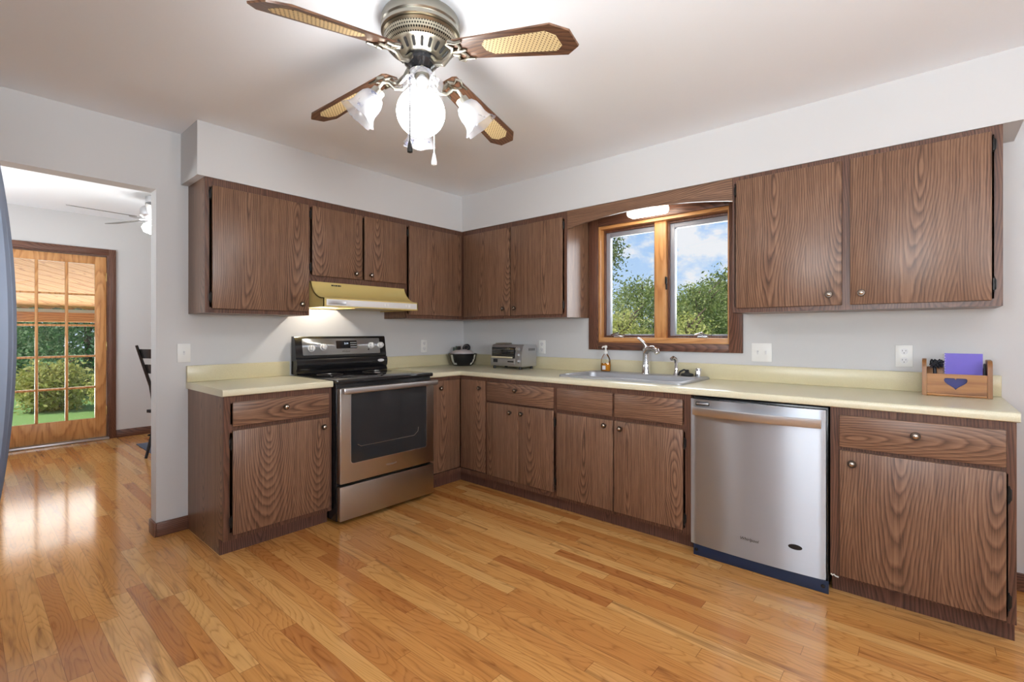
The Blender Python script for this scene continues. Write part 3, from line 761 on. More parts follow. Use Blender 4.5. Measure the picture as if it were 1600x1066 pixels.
f = thing('faucet', 'tall chrome single-lever faucet standing on the sink deck', 'faucet', (-0.085, -1.975, RZ))
MB().lathe([(0.034, RZ), (0.034, RZ+0.006), (0.030, RZ+0.014), (0.026, RZ+0.07), (0.025, RZ+0.14), (0.026, RZ+0.175), (0.022, RZ+0.192), (0.006, RZ+0.200)], 28,
           Matrix.Translation((-0.085, -1.975, 0))).build('column', M['chrome'], f)
MB().tube([(-0.090, -1.975, RZ+0.150), (-0.120, -2.010, RZ+0.178), (-0.150, -2.055, RZ+0.182), (-0.168, -2.090, RZ+0.168), (-0.172, -2.098, RZ+0.150)], 0.02, 14, [0.020, 0.021, 0.020, 0.019, 0.017]).build('spout', M['chrome'], f)
MB().tube([(-0.085, -1.978, RZ+0.192), (-0.095, -1.962, RZ+0.218), (-0.112, -1.938, RZ+0.246), (-0.120, -1.926, RZ+0.256)], 0.01, 12, [0.015, 0.011, 0.009, 0.007]).build('lever', M['chrome'], f)
f = thing('sprayer', 'small chrome side sprayer beside the faucet', 'sprayer', (-0.085, -2.195, RZ))
MB().lathe([(0.022, RZ), (0.022, RZ+0.008), (0.016, RZ+0.016), (0.013, RZ+0.05), (0.014, RZ+0.085)], 18, Matrix.Translation((-0.085, -2.195, 0))).build('holder', M['chrome'], f)
MB().tube([(-0.085, -2.195, RZ+0.08), (-0.087, -2.192, RZ+0.108), (-0.11, -2.183, RZ+0.12), (-0.128, -2.176, RZ+0.112)], 0.012, 12, [0.013, 0.015, 0.014, 0.011]).build('spray_head', M['chrome'], f)
f = thing('air_gap_cap', 'short chrome air gap cylinder at the right end of the sink deck', 'air gap', (-0.085, -2.345, RZ))
MB().lathe([(0.021, RZ), (0.021, RZ+0.05), (0.019, RZ+0.056), (0.008, RZ+0.058)], 22, Matrix.Translation((-0.085, -2.345, 0))).build('cap', M['chrome'], f)
f = thing('sink_stopper', 'black rubber sink stopper lying beside the chrome air gap', 'stopper', (-0.09, -2.27, RZ))
mt = Matrix.Translation((-0.09, -2.27, RZ+0.004))
MB().lathe([(0.040, 0.0), (0.042, 0.004), (0.036, 0.014), (0.018, 0.018), (0.012, 0.028), (0.014, 0.034), (0.008, 0.040)], 22, mt).build('plug', M['black_matt'], f)
MB().tube([(-0.09, -2.27, RZ+0.036), (-0.095, -2.25, RZ+0.042), (-0.1, -2.225, RZ+0.028), (-0.1, -2.215, RZ+0.006)], 0.006, 8).build('pull_tab', M['black_matt'], f)
f = thing('soap_bottle', 'clear pump bottle of amber hand soap on the sink deck', 'soap bottle', (-0.085, -1.65, RZ))
T = Matrix.Translation((-0.085, -1.65, RZ)) @ Matrix.Diagonal((0.62, 1.0, 1.0, 1.0))
MB().lathe([(0.036, 0.0), (0.040, 0.006), (0.041, 0.05), (0.036, 0.095), (0.024, 0.118), (0.015, 0.128), (0.015, 0.137)], 24, T).build('bottle', M['clear'], f)
MB().lathe([(0.034, 0.004), (0.038, 0.009), (0.039, 0.05), (0.0385, 0.062)], 24, T).build('soap', M['soap'], f)
MB().box(-0.1128, -0.1112, -1.664, -1.636, RZ+0.014, RZ+0.044, 0.0006).build('paper_label', M['white'], f)
b = MB().lathe([(0.017, 0.134), (0.018, 0.150), (0.007, 0.154), (0.006, 0.175), (0.012, 0.178), (0.012, 0.192), (0.004, 0.196)], 18, Matrix.Translation((-0.085, -1.65, RZ)))
b.tube([(-0.085, -1.65, RZ+0.187), (-0.115, -1.645, RZ+0.186), (-0.125, -1.643, RZ+0.178)], 0.006, 8)
b.build('pump', M['white'], f)

# ---------------------------------------------------------------- stove
SL, SR = -1.7225, -0.9615
st = thing('stove', 'stainless steel freestanding electric stove with black glass cooktop', 'stove', ((SL+SR)/2, -0.35, 0))
MB().box(SL, SR, -0.655, -0.03, 0.02, 0.895, 0.003).build('oven_body', M['black'], st)
for x in (SL+0.05, SR-0.05):
    for y in (-0.58, -0.1): MB().lathe([(0.02, 0.0), (0.02, 0.021)], 12, Matrix.Translation((x, y, 0))).build('foot', M['black_matt'], st)
MB().box(SL-0.004, SR+0.004, -0.685, -0.075, 0.8955, 0.9215, 0.006).build('cooktop', M['black_glass'], st)
dr = MB().box(SL+0.002, SR-0.002, -0.700, -0.657, 0.028, 0.246, 0.006).build('storage_drawer', M['steel_dark'], st)
od = MB().box(SL+0.002, SR-0.002, -0.700, -0.657, 0.262, 0.868, 0.006).build('oven_door', M['steel_dark'], st)
def plate(x0, x1, z0, z1, y, r, th, rev=False):
    return [(p[0], y, p[1]) for p in [(q[0], q[1]) for q in rrect(x0, x1, z0, z1, r, 0, 5)]]
MB().prism(plate(SL+0.072, SR-0.070, 0.380, 0.846, -0.7005, 0.02, 0), (0, -0.0012, 0)).build('window_border', M['steel_soft'], od)
MB().prism(plate(SL+0.077, SR-0.075, 0.385, 0.842, -0.7018, 0.018, 0), (0, -0.0012, 0)).build('oven_window', M['oven_glass'], od)
b = MB(); pp = [(-1.60, 0.655), (-1.60, 0.50), (-1.575, 0.485), (-1.15, 0.485), (-1.115, 0.51), (-1.11, 0.54)]
b.tube([(x, -0.7032, z) for x, z in pp[1:]], 0.0016, 6).build('rack_outline', M['rack'], od)
hb = MB().box(SL+0.001, SR-0.001, -0.752, -0.728, 0.836, 0.874, 0.008, 3)
hb.box(SL+0.008, SL+0.040, -0.730, -0.699, 0.838, 0.872, 0.004).box(SR-0.040, SR-0.008, -0.730, -0.699, 0.838, 0.872, 0.004)
hb.build('oven_handle', M['steel_soft'], od)
text('brand_script', 'Whirlpool', 0.020, M['steel_soft'], od, face_mtx('A', -1.342, 0.7004, 0.322), shear=0.25)
# control tower
prof = [(0.024, 0.9218), (0.105, 0.9218), (0.108, 0.93), (0.096, 0.948), (0.108, 0.965), (0.112, 1.0), (0.104, 1.028), (0.092, 1.034), (0.094, 1.045), (0.070, 1.185), (0.062, 1.194), (0.024, 1.194)]
MB().loops([[(x, -d, z) for d, z in prof] for x in (SL+0.004, SR-0.004)]).build('backguard', M['black'], st)
tilt = math.atan2(0.024, 0.140)
def guard_pt(z): return 0.094-(z-1.045)*0.024/0.140
GM = lambda x, z: face_mtx('A', x, guard_pt(z), z) @ Matrix.Rotation(-tilt, 4, 'X')
cp = MB(); cp.prism([(p[0], p[1], 0.0) for p in rrect(-0.325, 0.318, -0.060, 0.062, 0.006, 0, 3)], (0, 0, 0.003)); cp.xf(GM(-1.342, 1.116))
cp = cp.build('control_panel', M['steel'], st)
for x, z in ((-1.603, 1.106), (-1.51, 1.112), (-1.105, 1.118), (-1.018, 1.12)):
    b = MB().lathe([(0.026, 0.003), (0.026, 0.008), (0.021, 0.010), (0.019, 0.028), (0.016, 0.030)], 22)
    b.box(-0.0035, 0.0035, -0.020, 0.020, 0.028, 0.036, 0.002)
    b.xf(GM(x, z)); b.build('burner_knob', M['white_dim'], cp)
b = MB(); b.prism([(p[0], p[1], 0.003) for p in rrect(-0.088, 0.088, -0.031, 0.030, 0.006, 0, 3)], (0, 0, 0.0015)); b.xf(GM(-1.318, 1.13)); dsp = b.build('display', M['black_glass'], cp)
text('clock_digits', '2:14', 0.020, M['display'], dsp, GM(-1.322, 1.138) @ Matrix.Translation((0, 0, 0.0049)))
b = MB()
for i in range(5):
    for j in range(3):
        x = 0.035+0.011*i; y = -0.020+0.017*j
        b.box(x-0.003, x+0.003, y-0.003, y+0.003, 0.0046, 0.0051)
b.xf(GM(-1.318, 1.13)); kp = b.build('keypad_legend', M['white_dim'], dsp)
text('brand_script', 'Whirlpool', 0.016, M['slot'], cp, GM(-1.328, 1.077) @ Matrix.Translation((0, 0, 0.0035)), shear=0.25)
b = MB(); b.lathe([(0.006, 0.003), (0.006, 0.005)], 12); b.xf(GM(-1.13, 1.088)); b.build('indicator', M['slot'], cp)
b = MB().lathe([(0.030, 0.0), (0.030, 0.002)], 24, face_mtx('A', -1.03, 0.1125, 0.998) @ Matrix.Diagonal((1, 0.38, 1, 1)))
b.build('oval_emblem', M['white_dim'], st)
for x, y, r in ((-1.54, -0.52, 0.11), (-1.15, -0.52, 0.09), (-1.54, -0.24, 0.09), (-1.15, -0.24, 0.11)):
    MB().lathe([(r, 0.9216), (r, 0.9219), (r-0.003, 0.9219), (r-0.003, 0.9216)], 40, Matrix.Translation((x, y, 0)), False, False).build('burner_ring', M['steel_dark'], st)

# ---------------------------------------------------------------- range hood
h = thing('range_hood', 'harvest gold range hood with silver control strip under the short cabinet', 'range hood', ((SL+SR)/2, -0.25, 1.393))
arc = []
for i in range(11):
    s_ = i/10.0
    arc.append((0.330+0.170*(1-math.cos(s_*PI/2)) if False else 0.330+0.168*(s_**1.55), 1.572-0.118*math.sin(s_*PI/2)**1.0))
outer = [(0.002, 1.572)]+arc+[(0.502, 1.452), (0.502, 1.394)]
HL, HR = -1.7265, -0.9575
b = MB()
inner = [(0.002, 1.566)]+[(d-0.006, z-0.006) for d, z in arc]+[(0.496, 1.448), (0.496, 1.394)]
# shell of front, top and back
b.loops([[(x, -d, z) for d, z in outer+inner[::-1]] for x in (HL, HR)])
for x0 in (HL, HR-0.006):
    b.loops([[(x, -d, z) for d, z in [(0.002, 1.394)]+outer] for x in (x0, x0+0.006)])
b.build('shell', M['gold'], h)
# bottom pan with a lamp opening near the left
lx0, lx1, ly0, ly1 = -1.70, -1.365, -0.32, -0.006
b = MB()
b.box(HL+0.006, HR-0.006, -0.496, ly0, 1.402, 1.408).box(lx1, HR-0.006, ly0, -0.002, 1.402, 1.408).box(HL+0.006, lx0, ly0, -0.002, 1.402, 1.408).box(lx0, lx1, ly1, -0.002, 1.402, 1.408)
b.build('bottom_pan', M['gold'], h)
MB().box(HL+0.02, HR-0.012, -0.5045, -0.5015, 1.402, 1.444, 0.001).build('control_strip', M['white_dim'], h)
MB().box(HL+0.03, HL+0.16, -0.5060, -0.5044, 1.410, 1.436, 0.001).build('vent_slots', M['steel_soft'], h)
for x in (-1.26, -1.235, -1.07, -1.04): MB().box(x-0.008, x+0.008, -0.5070, -0.5044, 1.414, 1.432, 0.001).build('switch', M['white'], h)
MB().ico((-1.534, -0.20, 1.535), 0.016, 3).build('bulb', M['hood_lamp'], h)
MB().tube([(-1.534, -0.20, 1.549), (-1.534, -0.20, 1.5655)], 0.012, 12).build('lamp_socket', M['white'], h)
b = MB()
for x0, x1 in ((-1.585, -1.570), (-1.566, -1.560), (-1.556, -1.540), (-1.536, -1.520), (-1.516, -1.512)):
    b.box(x0, x1, -0.3435, -0.3405, 1.5475, 1.5565)
b.build('badge_marks', M['slot'], h)

# ---------------------------------------------------------------- dishwasher
d = thing('dishwasher', 'stainless steel dishwasher built in between the sink cabinet and the right base cabinet', 'dishwasher', (-0.3, -2.815, 0))
DL, DR = -2.497, -3.128
MB().box(-0.60, -0.03, DR-0.006, DL+0.002, 0.02, 0.868, 0.003).build('tub', M['black'], d)
prof = [(-0.602, DL), (-0.602, DR)]
for i in range(33):
    q = -1+2*i/32; prof.append((-0.652+0.016*q*q+0.004*abs(q)**40, (DL+DR)/2-q*(DR-DL)/2))
dd = MB().prism([(x, y, 0.062) for x, y in prof], (0, 0, 0.796)).build('door', M['steel'], d, smooth=25)
# bowed handle
pts_o = []; pts_i = []
n = 24
rings = []
for i in range(n+1):
    s_ = i/n; y = -2.512-s_*0.600
    bow = 0.030*(1-(2*s_-1)**2)+0.006
    xb = -0.634; rings.append([(xb, y, 0.772), (-0.648-bow, y, 0.772), (-0.651-bow, y, 0.778), (-0.651-bow, y, 0.812), (-0.648-bow, y, 0.816), (xb, y, 0.803)])
MB().loops(rings).build('handle', M['steel_soft'], dd)
MB().box(-0.6465, -0.636, -2.600, -2.528, 0.826, 0.844, 0.0005).build('vent_frame', M['black'], dd)
MB().box(-0.6475, -0.6460, -2.596, -2.532, 0.830, 0.840, 0.0005).build('vent_plate', M['steel_soft'], dd)
text('brand_script', 'Whirlpool', 0.021, M['hinge'], dd, face_mtx('B', -2.80, 0.6525, 0.165), shear=0.25)
b = MB().lathe([(0.030, 0.0), (0.030, 0.001)], 24, face_mtx('B', -3.005, 0.6467, 0.186) @ Matrix.Rotation(math.radians(3.6), 4, 'Y') @ Matrix.Diagonal((1, 0.42, 1, 1)))
b.build('oval_emblem', M['hinge'], dd)
MB().box(-0.638, -0.631, DR-0.012, DL-0.016, 0.001, 0.060, 0.002).build('kick_plate', M['navy'], d)
b = MB()
for y in (-2.53, -3.118): b.lathe([(0.009, 0.0), (0.009, 0.004), (0.004, 0.005)], 12, face_mtx('B', y, 0.638, 0.034))
b.build('screws', M['black'], d)
tag(MB().tube([(-0.617, -3.146, 0.094), (-0.6175, -3.152, 0.089), (-0.6175, -3.158, 0.094), (-0.6175, -3.164, 0.088), (-0.617, -3.176, 0.086)], 0.0035, 6).build('wire_scrap', M['paper']),
    'scrap of pale wire at the dishwasher lower right corner', 'wire')

# ---------------------------------------------------------------- toaster oven
t = thing('toaster_oven', 'silver toaster oven on the counter near the corner', 'toaster oven', (-0.145, -0.785, CZ))
TX0, TX1, TY0, TY1, TZ0, TZ1 = -0.245, -0.045, -0.955, -0.605, 0.938, 1.120
b = MB()
side = [(TX1, TZ0), (TX0+0.006, TZ0), (TX0, TZ0+0.01), (TX0+0.004, TZ0+0.09), (TX0+0.020, TZ1-0.015), (TX0+0.034, TZ1), (TX1-0.006, TZ1), (TX1, TZ1-0.006)]
b.loops([[(x, y, z) for x, z in side] for y in (TY0, TY1)])
tb = b.build('housing', M['toaster'], t)
b = MB(); b.box(TX0-0.004, TX0+0.03, -0.880, -0.622, TZ0+0.068, TZ1-0.022, 0.003); tdoor = b.build('glass_door', M['black_glass'], t)
b = MB()
for k in range(5): b.box(TX0-0.006, TX0-0.004, -0.875, -0.627, TZ0+0.082+0.014*k, TZ0+0.084+0.014*k)
b.build('rack', M['rack'], tdoor)
b = MB().tube([(TX0-0.022, -0.865, TZ0+0.075), (TX0-0.022, -0.637, TZ0+0.075)], 0.007, 10)
for y in (-0.855, -0.647): b.tube([(TX0-0.004, y, TZ0+0.075), (TX0-0.022, y, TZ0+0.075)], 0.006, 8)
b.build('door_handle', M['beige'], tdoor)
b = MB().box(TX0-0.004, TX0+0.02, -0.880, -0.622, TZ0+0.018, TZ0+0.062, 0.003); b.build('crumb_panel', M['toaster'], t)
MB().box(TX0-0.0055, TX0-0.0035, -0.872, -0.805, TZ0+0.034, TZ0+0.046).build('crumb_slot', M['slot'], t)
MB().box(TX0-0.0055, TX0-0.0035, -0.690, -0.640, TZ0+0.030, TZ0+0.058).build('dark_badge', M['cord'], t)
for z in (TZ0+0.045, TZ0+0.098, TZ0+0.146):
    b = MB().lathe([(0.021, 0.0), (0.021, 0.004), (0.016, 0.006), (0.015, 0.018), (0.012, 0.020)], 18, face_mtx('B', -0.916, 0.2445, z)); b.build('dial', M['steel_soft'], t)
for x in (TX0+0.02, TX1-0.03):
    for y in (TY0+0.03, TY1-0.03): MB().lathe([(0.014, CZ), (0.014, CZ+0.004), (0.011, CZ+0.025)], 12, Matrix.Translation((x, y, 0))).build('foot', M['black_matt'], t)
b = MB()
for k in range(5): b.box(-0.15+0.018*k, -0.142+0.018*k, TY0-0.001, TY0+0.001, TZ1-0.05, TZ1-0.03)
b.build('side_vents', M['slot'], t)
tag(MB().box(-0.205, -0.11, -0.735, -0.625, TZ1+0.0005, TZ1+0.014, 0.004).build('tray', M['rack']), 'flat dull metal tray lying on top of the toaster oven', 'tray')

# ---------------------------------------------------------------- bowl in the corner
bw = thing('bowl', 'black bowl with white painted figures in the counter corner', 'bowl', (-0.18, -0.18, CZ))
MB().lathe([(0.088, CZ), (0.096, CZ+0.004), (0.122, CZ+0.045), (0.136, CZ+0.112), (0.131, CZ+0.114), (0.116, CZ+0.045), (0.088, CZ+0.012), (0.001, CZ+0.010)], 40, Matrix.Translation((-0.18, -0.18, 0))).build('body', M['black'], bw)
def on_bowl(a, h):
    if h < 0.045: r = 0.096+0.026*(h-0.004)/0.041
    else: r = 0.122+0.014*(h-0.045)/0.067
    r += 0.0008
    return Vector((-0.18+r*math.cos(a), -0.18+r*math.sin(a), CZ+h))
def fig(a0, poly):
    # raised figure following the bowl's wall
    b = MB()
    for (u0, u1, h0, h1) in poly:
        k = 6
        for i in range(k):
            for j in range(2):
                aa = [a0+(u0+(u1-u0)*(i+e)/k)/0.125 for e in (0, 1)]; hh = [h0+(h1-h0)*(j+e)/2 for e in (0, 1)]
                b.b.faces.new([b.b.verts.new(on_bowl(A_, H_)) for A_, H_ in ((aa[0], hh[0]), (aa[1], hh[0]), (aa[1], hh[1]), (aa[0], hh[1]))])
    return b
VA = math.atan2(CAM.y+0.18, CAM.x+0.18)
fig(VA-0.85, [(-0.014, 0.014, 0.055, 0.104), (-0.012, 0.016, 0.03, 0.055), (-0.008, 0.040, 0.012, 0.03)]).build('painted_figure', M['bowl_dec'], bw)
fig(VA+0.95, [(-0.006, 0.014, 0.06, 0.104), (-0.016, 0.006, 0.03, 0.06), (-0.030, -0.006, 0.012, 0.03)]).build('painted_figure', M['bowl_dec'], bw)
tag(MB().ico((-0.18, -0.18, CZ+0.100), 0.117, 3, (1, 1, 0.46), 0.06).build('cloth', M['cloth'], smooth=60), 'crumpled pale cloth filling the black bowl', 'cloth')
R_ = Vector((math.cos(math.radians(49.167)), -math.sin(math.radians(49.167)), 0)); F_ = Vector((R_.y*-1, R_.x, 0))
def bp(u, dpt, h): return Vector((-0.18, -0.18, CZ+h))+R_*u+F_*dpt
m = Matrix.Translation(bp(0.035, -0.01, 0.168)) @ (-F_+Vector((0, 0, 0.45))-0.3*R_).to_track_quat('Z', 'Y').to_matrix().to_4x4()
rl = thing('round_lid', 'dark grey round lid leaning in the black bowl', 'lid', bp(0.035, -0.01, 0.168))
MB().lathe([(0.036, -0.016), (0.038, 0.0), (0.032, 0.006), (0.022, 0.004), (0.010, 0.002)], 24, m).build('disc', M['cord'], rl)
MB().lathe([(0.024, 0.004), (0.024, 0.008), (0.019, 0.008), (0.019, 0.004)], 24, m, False, False).build('ring', M['steel_dark'], rl)
pd = thing('plug_adapter', 'black plug adapter standing in the black bowl', 'adapter', bp(-0.032, -0.03, 0.13))
q = bp(-0.032, -0.03, 0.16)
MB().box(q.x-0.014, q.x+0.014, q.y-0.014, q.y+0.014, q.z-0.022, q.z+0.022, 0.005).build('block', M['black'], pd)
MB().tube([q+Vector((0, 0, -0.02)), bp(-0.022, -0.05, 0.125)], 0.007, 8).build('stem', M['black'], pd)
for u, hh, nm in ((-0.082, 0.158, 'leftmost of two dark green pegs poking out of the black bowl'), (-0.060, 0.168, 'taller dark green peg poking out of the black bowl, beside the plug')):
    q = bp(u, 0.0, hh)
    tag(MB().tube([q+Vector((0, 0, -0.04)), q, q+Vector((0, 0, 0.016))], 0.01, 8, [0.008, 0.011, 0.003]).build('peg', M['greenish']), nm, 'peg')

# ---------------------------------------------------------------- letter box
lb = thing('letter_holder', 'small oak letter box with heart cut-out at the right counter end', 'letter box', (-0.11, -3.59, CZ))
LY0, LY1 = -3.716, -3.468; LXF, LXB = -0.172, -0.058
heart = []
for k in range(28):
    a = 2*PI*k/28
    hx = 16*math.sin(a)**3; hz = 13*math.cos(a)-5*math.cos(2*a)-2*math.cos(3*a)-math.cos(4*a)
    heart.append((LXF+0.012, -3.590+hx*0.0026, 0.984+min(hz, 8.5)*0.0022))
fr_ = [(LXF+0.012, LY0+0.018, CZ+0.014), (LXF+0.012, LY1-0.018, CZ+0.014), (LXF+0.012, LY1-0.018, 1.022), (LXF+0.012, LY0+0.018, 1.022)]
MB().prism(fr_, (-0.010, 0, 0), [heart]).build('front_panel', M['box_wood'], lb)
MB().box(LXB-0.010, LXB, LY0+0.018, LY1-0.018, CZ+0.014, 1.050, 0.002).build('back_panel', M['box_wood'], lb)
MB().box(LXF, LXB, LY0+0.018, LY1-0.018, CZ+0.001, CZ+0.013, 0.002).build('bottom_board', M['box_wood'], lb)
for y in (LY0, LY1-0.017):
    pr = [(LXB, CZ+0.001), (LXF, CZ+0.001), (LXF, 1.035)]+[(LXF+0.03*(1-math.cos(k*PI/10)), 1.035+0.055*math.sin(k*PI/10)) for k in range(1, 6)]+[(LXB, 1.092)]
    b = MB(); b.loops([[(x, yy, z) for x, z in pr] for yy in (y, y+0.017)]); b.build('side_panel', M['box_wood_v'], lb)
nb = thing('notebook', 'violet spiral notebook standing in the letter box', 'notebook', (-0.09, -3.62, CZ+0.015))
MB().box(-0.094, -0.091, -3.688, -3.552, CZ+0.0145, 1.120).build('cover', M['purple'], nb)
MB().box(-0.0908, -0.084, -3.687, -3.555, CZ+0.0145, 1.119).build('pages', M['paper'], nb)
b = MB()
for k in range(14): b.lathe([(0.0065, -0.001), (0.0065, 0.001), (0.005, 0.001), (0.005, -0.001)], 10, Matrix.Translation((-0.0895, -3.552, CZ+0.03+0.0130*k)), False, False)
b.build('spiral', M['steel_soft'], nb)
tag(MB().box(-0.147, -0.145, -3.66, -3.515, CZ+0.0145, 1.018).build('card', M['blue']), 'blue card showing through the heart cut-out of the letter box', 'card')
b = MB(); random.seed(11)
c0 = Vector((-0.115, -3.522, 1.068)); pts = []
for k in range(70):
    a = k*1.7
    pts.append(c0+Vector((0.018*math.cos(a)*random.uniform(.5, 1), 0.024*math.sin(a*0.71+0.4)*random.uniform(.6, 1), 0.019*math.sin(a*1.31)*random.uniform(.5, 1))))
b.tube(pts, 0.006, 6)
b.tube([(-0.115, -3.515, 1.05), (-0.12, -3.518, 0.99), (-0.12, -3.52, CZ+0.018)], 0.007, 8)
tag(b.build('charger_cord', M['cord'], smooth=60), 'black bundled charger cord in the left end of the letter box', 'cord')
tag(MB().box(-0.125, -0.105, -3.697, -3.689, CZ+0.0145, 1.075, 0.003).build('pen_case', M['cord']), 'slim dark case at the right end of the letter box', 'case')

# ---------------------------------------------------------------- outlets and switches
def plate_thing(F, u, z, w, hgt, label, kind, cat, group='white wall plates'):
    o = thing('wall_outlet' if kind == 'outlet' else 'light_switch', label, cat, ((u, -0.003, z) if F == 'A' else (-0.003, u, z)), group)
    MB().fb(F, u-w/2, u+w/2, 0.0005, 0.006, z-hgt/2, z+hgt/2, 0.002).build('plate', M['white'], o)
    if kind == 'outlet':
        for dz in (-0.024, 0.024):
            m_ = face_mtx(F, u, 0.006, z+dz)
            r = MB().lathe([(0.017, 0.0), (0.017, 0.0015)], 20, m_).build('receptacle', M['white_dim'], o)
            b = MB()
            for (a, c_, w_, h_) in ((-0.007, 0.004, 0.002, 0.008), (0.007, 0.004, 0.002, 0.006), (0.0, -0.008, 0.004, 0.004)):
                q = MB(); b.box(a-w_/2, a+w_/2, c_-h_/2, c_+h_/2, 0.0015, 0.0021)
            b.xf(m_); b.build('slots', M['slot'], r)
    else:
        k = 1 if w < 0.1 else 2
        for i in range(k):
            uu = u+(i-(k-1)/2)*0.046
            m_ = face_mtx(F, uu, 0.006, z)
            b = MB(); b.box(-0.005, 0.005, -0.012, 0.012, 0.0, 0.0015); b.box(-0.0035, 0.0035, 0.001, 0.010, 0.0015, 0.010, 0.001); b.xf(m_); b.build('toggle', M['white_dim'], o)
    return o
plate_thing('A', -2.374, 1.096, 0.070, 0.115, 'white light switch by the doorway, left of the backsplash', 'switch', 'light switch')
plate_thing('A', -0.497, 1.100, 0.070, 0.115, 'white outlet on the wall right of the stove', 'outlet', 'outlet')
plate_thing('B', -0.985, 1.100, 0.070, 0.115, 'white outlet behind the toaster oven', 'outlet', 'outlet')
plate_thing('B', -2.706, 1.098, 0.116, 0.116, 'white double light switch right of the sink window', 'switch', 'light switch')
plate_thing('B', -3.395, 1.098, 0.072, 0.116, 'white outlet on the wall left of the letter box', 'outlet', 'outlet')

# ---------------------------------------------------------------- lamp over the sink
l = thing('sink_light', 'lit white ceiling lamp behind the valance over the window', 'lamp', (-0.16, -2.02, 2.133))
MB().box(-0.215, -0.105, -2.17, -1.87, 2.105, 2.133, 0.004).build('base', M['white'], l)
MB().box(-0.21, -0.11, -2.16, -1.88, 2.035, 2.104, 0.025, 4).build('lens', M['sink_lamp'], l)

# ---------------------------------------------------------------- ceiling fan
FX, FY = -2.100, -1.981
fan = thing('ceiling_fan', 'wooden four-blade ceiling fan with pewter motor and lit glass globe', 'ceiling fan', (FX, FY, ZC))
FT = Matrix.Translation((FX, FY, 0))
MB().lathe([(0.147, ZC-0.0005), (0.152, ZC-0.012), (0.152, ZC-0.038), (0.147, ZC-0.044), (0.152, ZC-0.050), (0.152, ZC-0.062), (0.142, ZC-0.068)], 56, FT).build('motor_housing', M['pewter'], fan)
MB().lathe([(0.144, 2.3795), (0.147, 2.374), (0.141, 2.367)], 56, FT).build('brass_band', M['pewter_b'], fan)
MB().lathe([(0.141, 2.3665), (0.138, 2.345), (0.124, 2.330)], 64, FT).build('perforated_band', M['perf'], fan)
MB().lathe([(0.123, 2.3295), (0.112, 2.327), (0.082, 2.299), (0.066, 2.294)], 56, FT).build('vent_cone', M['pewter'], fan)
b = MB()
for k in range(20):
    a = 2*PI*k/20
    mm = FT @ Matrix.Rotation(a, 4, 'Z') @ Matrix.Translation((0.0965, 0, 2.3115)) @ Matrix.Rotation(-math.atan2(0.030, 0.030), 4, 'Y')
    q = MB(); 
    vs = [mm @ Vector((x, y, z)) for z in (-0.0015, 0.0015) for x, y, _ in rrect(-0.017, 0.017, -0.0055, 0.0055, 0.005, 0, 4)]
    h2 = len(vs)//2; b.loops([vs[:h2], vs[h2:]]); q.b.free()
b.build('vent_slots', M['slot'], fan)
MB().lathe([(0.064, 2.2935), (0.064, 2.275), (0.05, 2.264), (0.042, 2.252)], 40, FT).build('flywheel', M['black'], fan)
MB().lathe([(0.040, 2.2515), (0.044, 2.246), (0.044, 2.215), (0.052, 2.208), (0.052, 2.196), (0.030, 2.186), (0.036, 2.180)], 36, FT).build('light_fitter', M['chrome'], fan)
gl = MB().lathe([(0.034, 2.1795), (0.05, 2.170)]+[(0.094*math.cos(a), 2.086+0.094*math.sin(a)*0.98) for a in [math.radians(x) for x in range(48, -90, -9)]]+[(0.002, 1.9935)], 40, FT)
gl.build('globe', M['globe'], fan)
blades = [(-86.0, 2.262, 2.125, 0.684), (12.0, 2.282, 2.207, 0.69), (97.0, 2.272, 2.221, 0.672), (195.0, 2.248, 2.08, 0.706)]
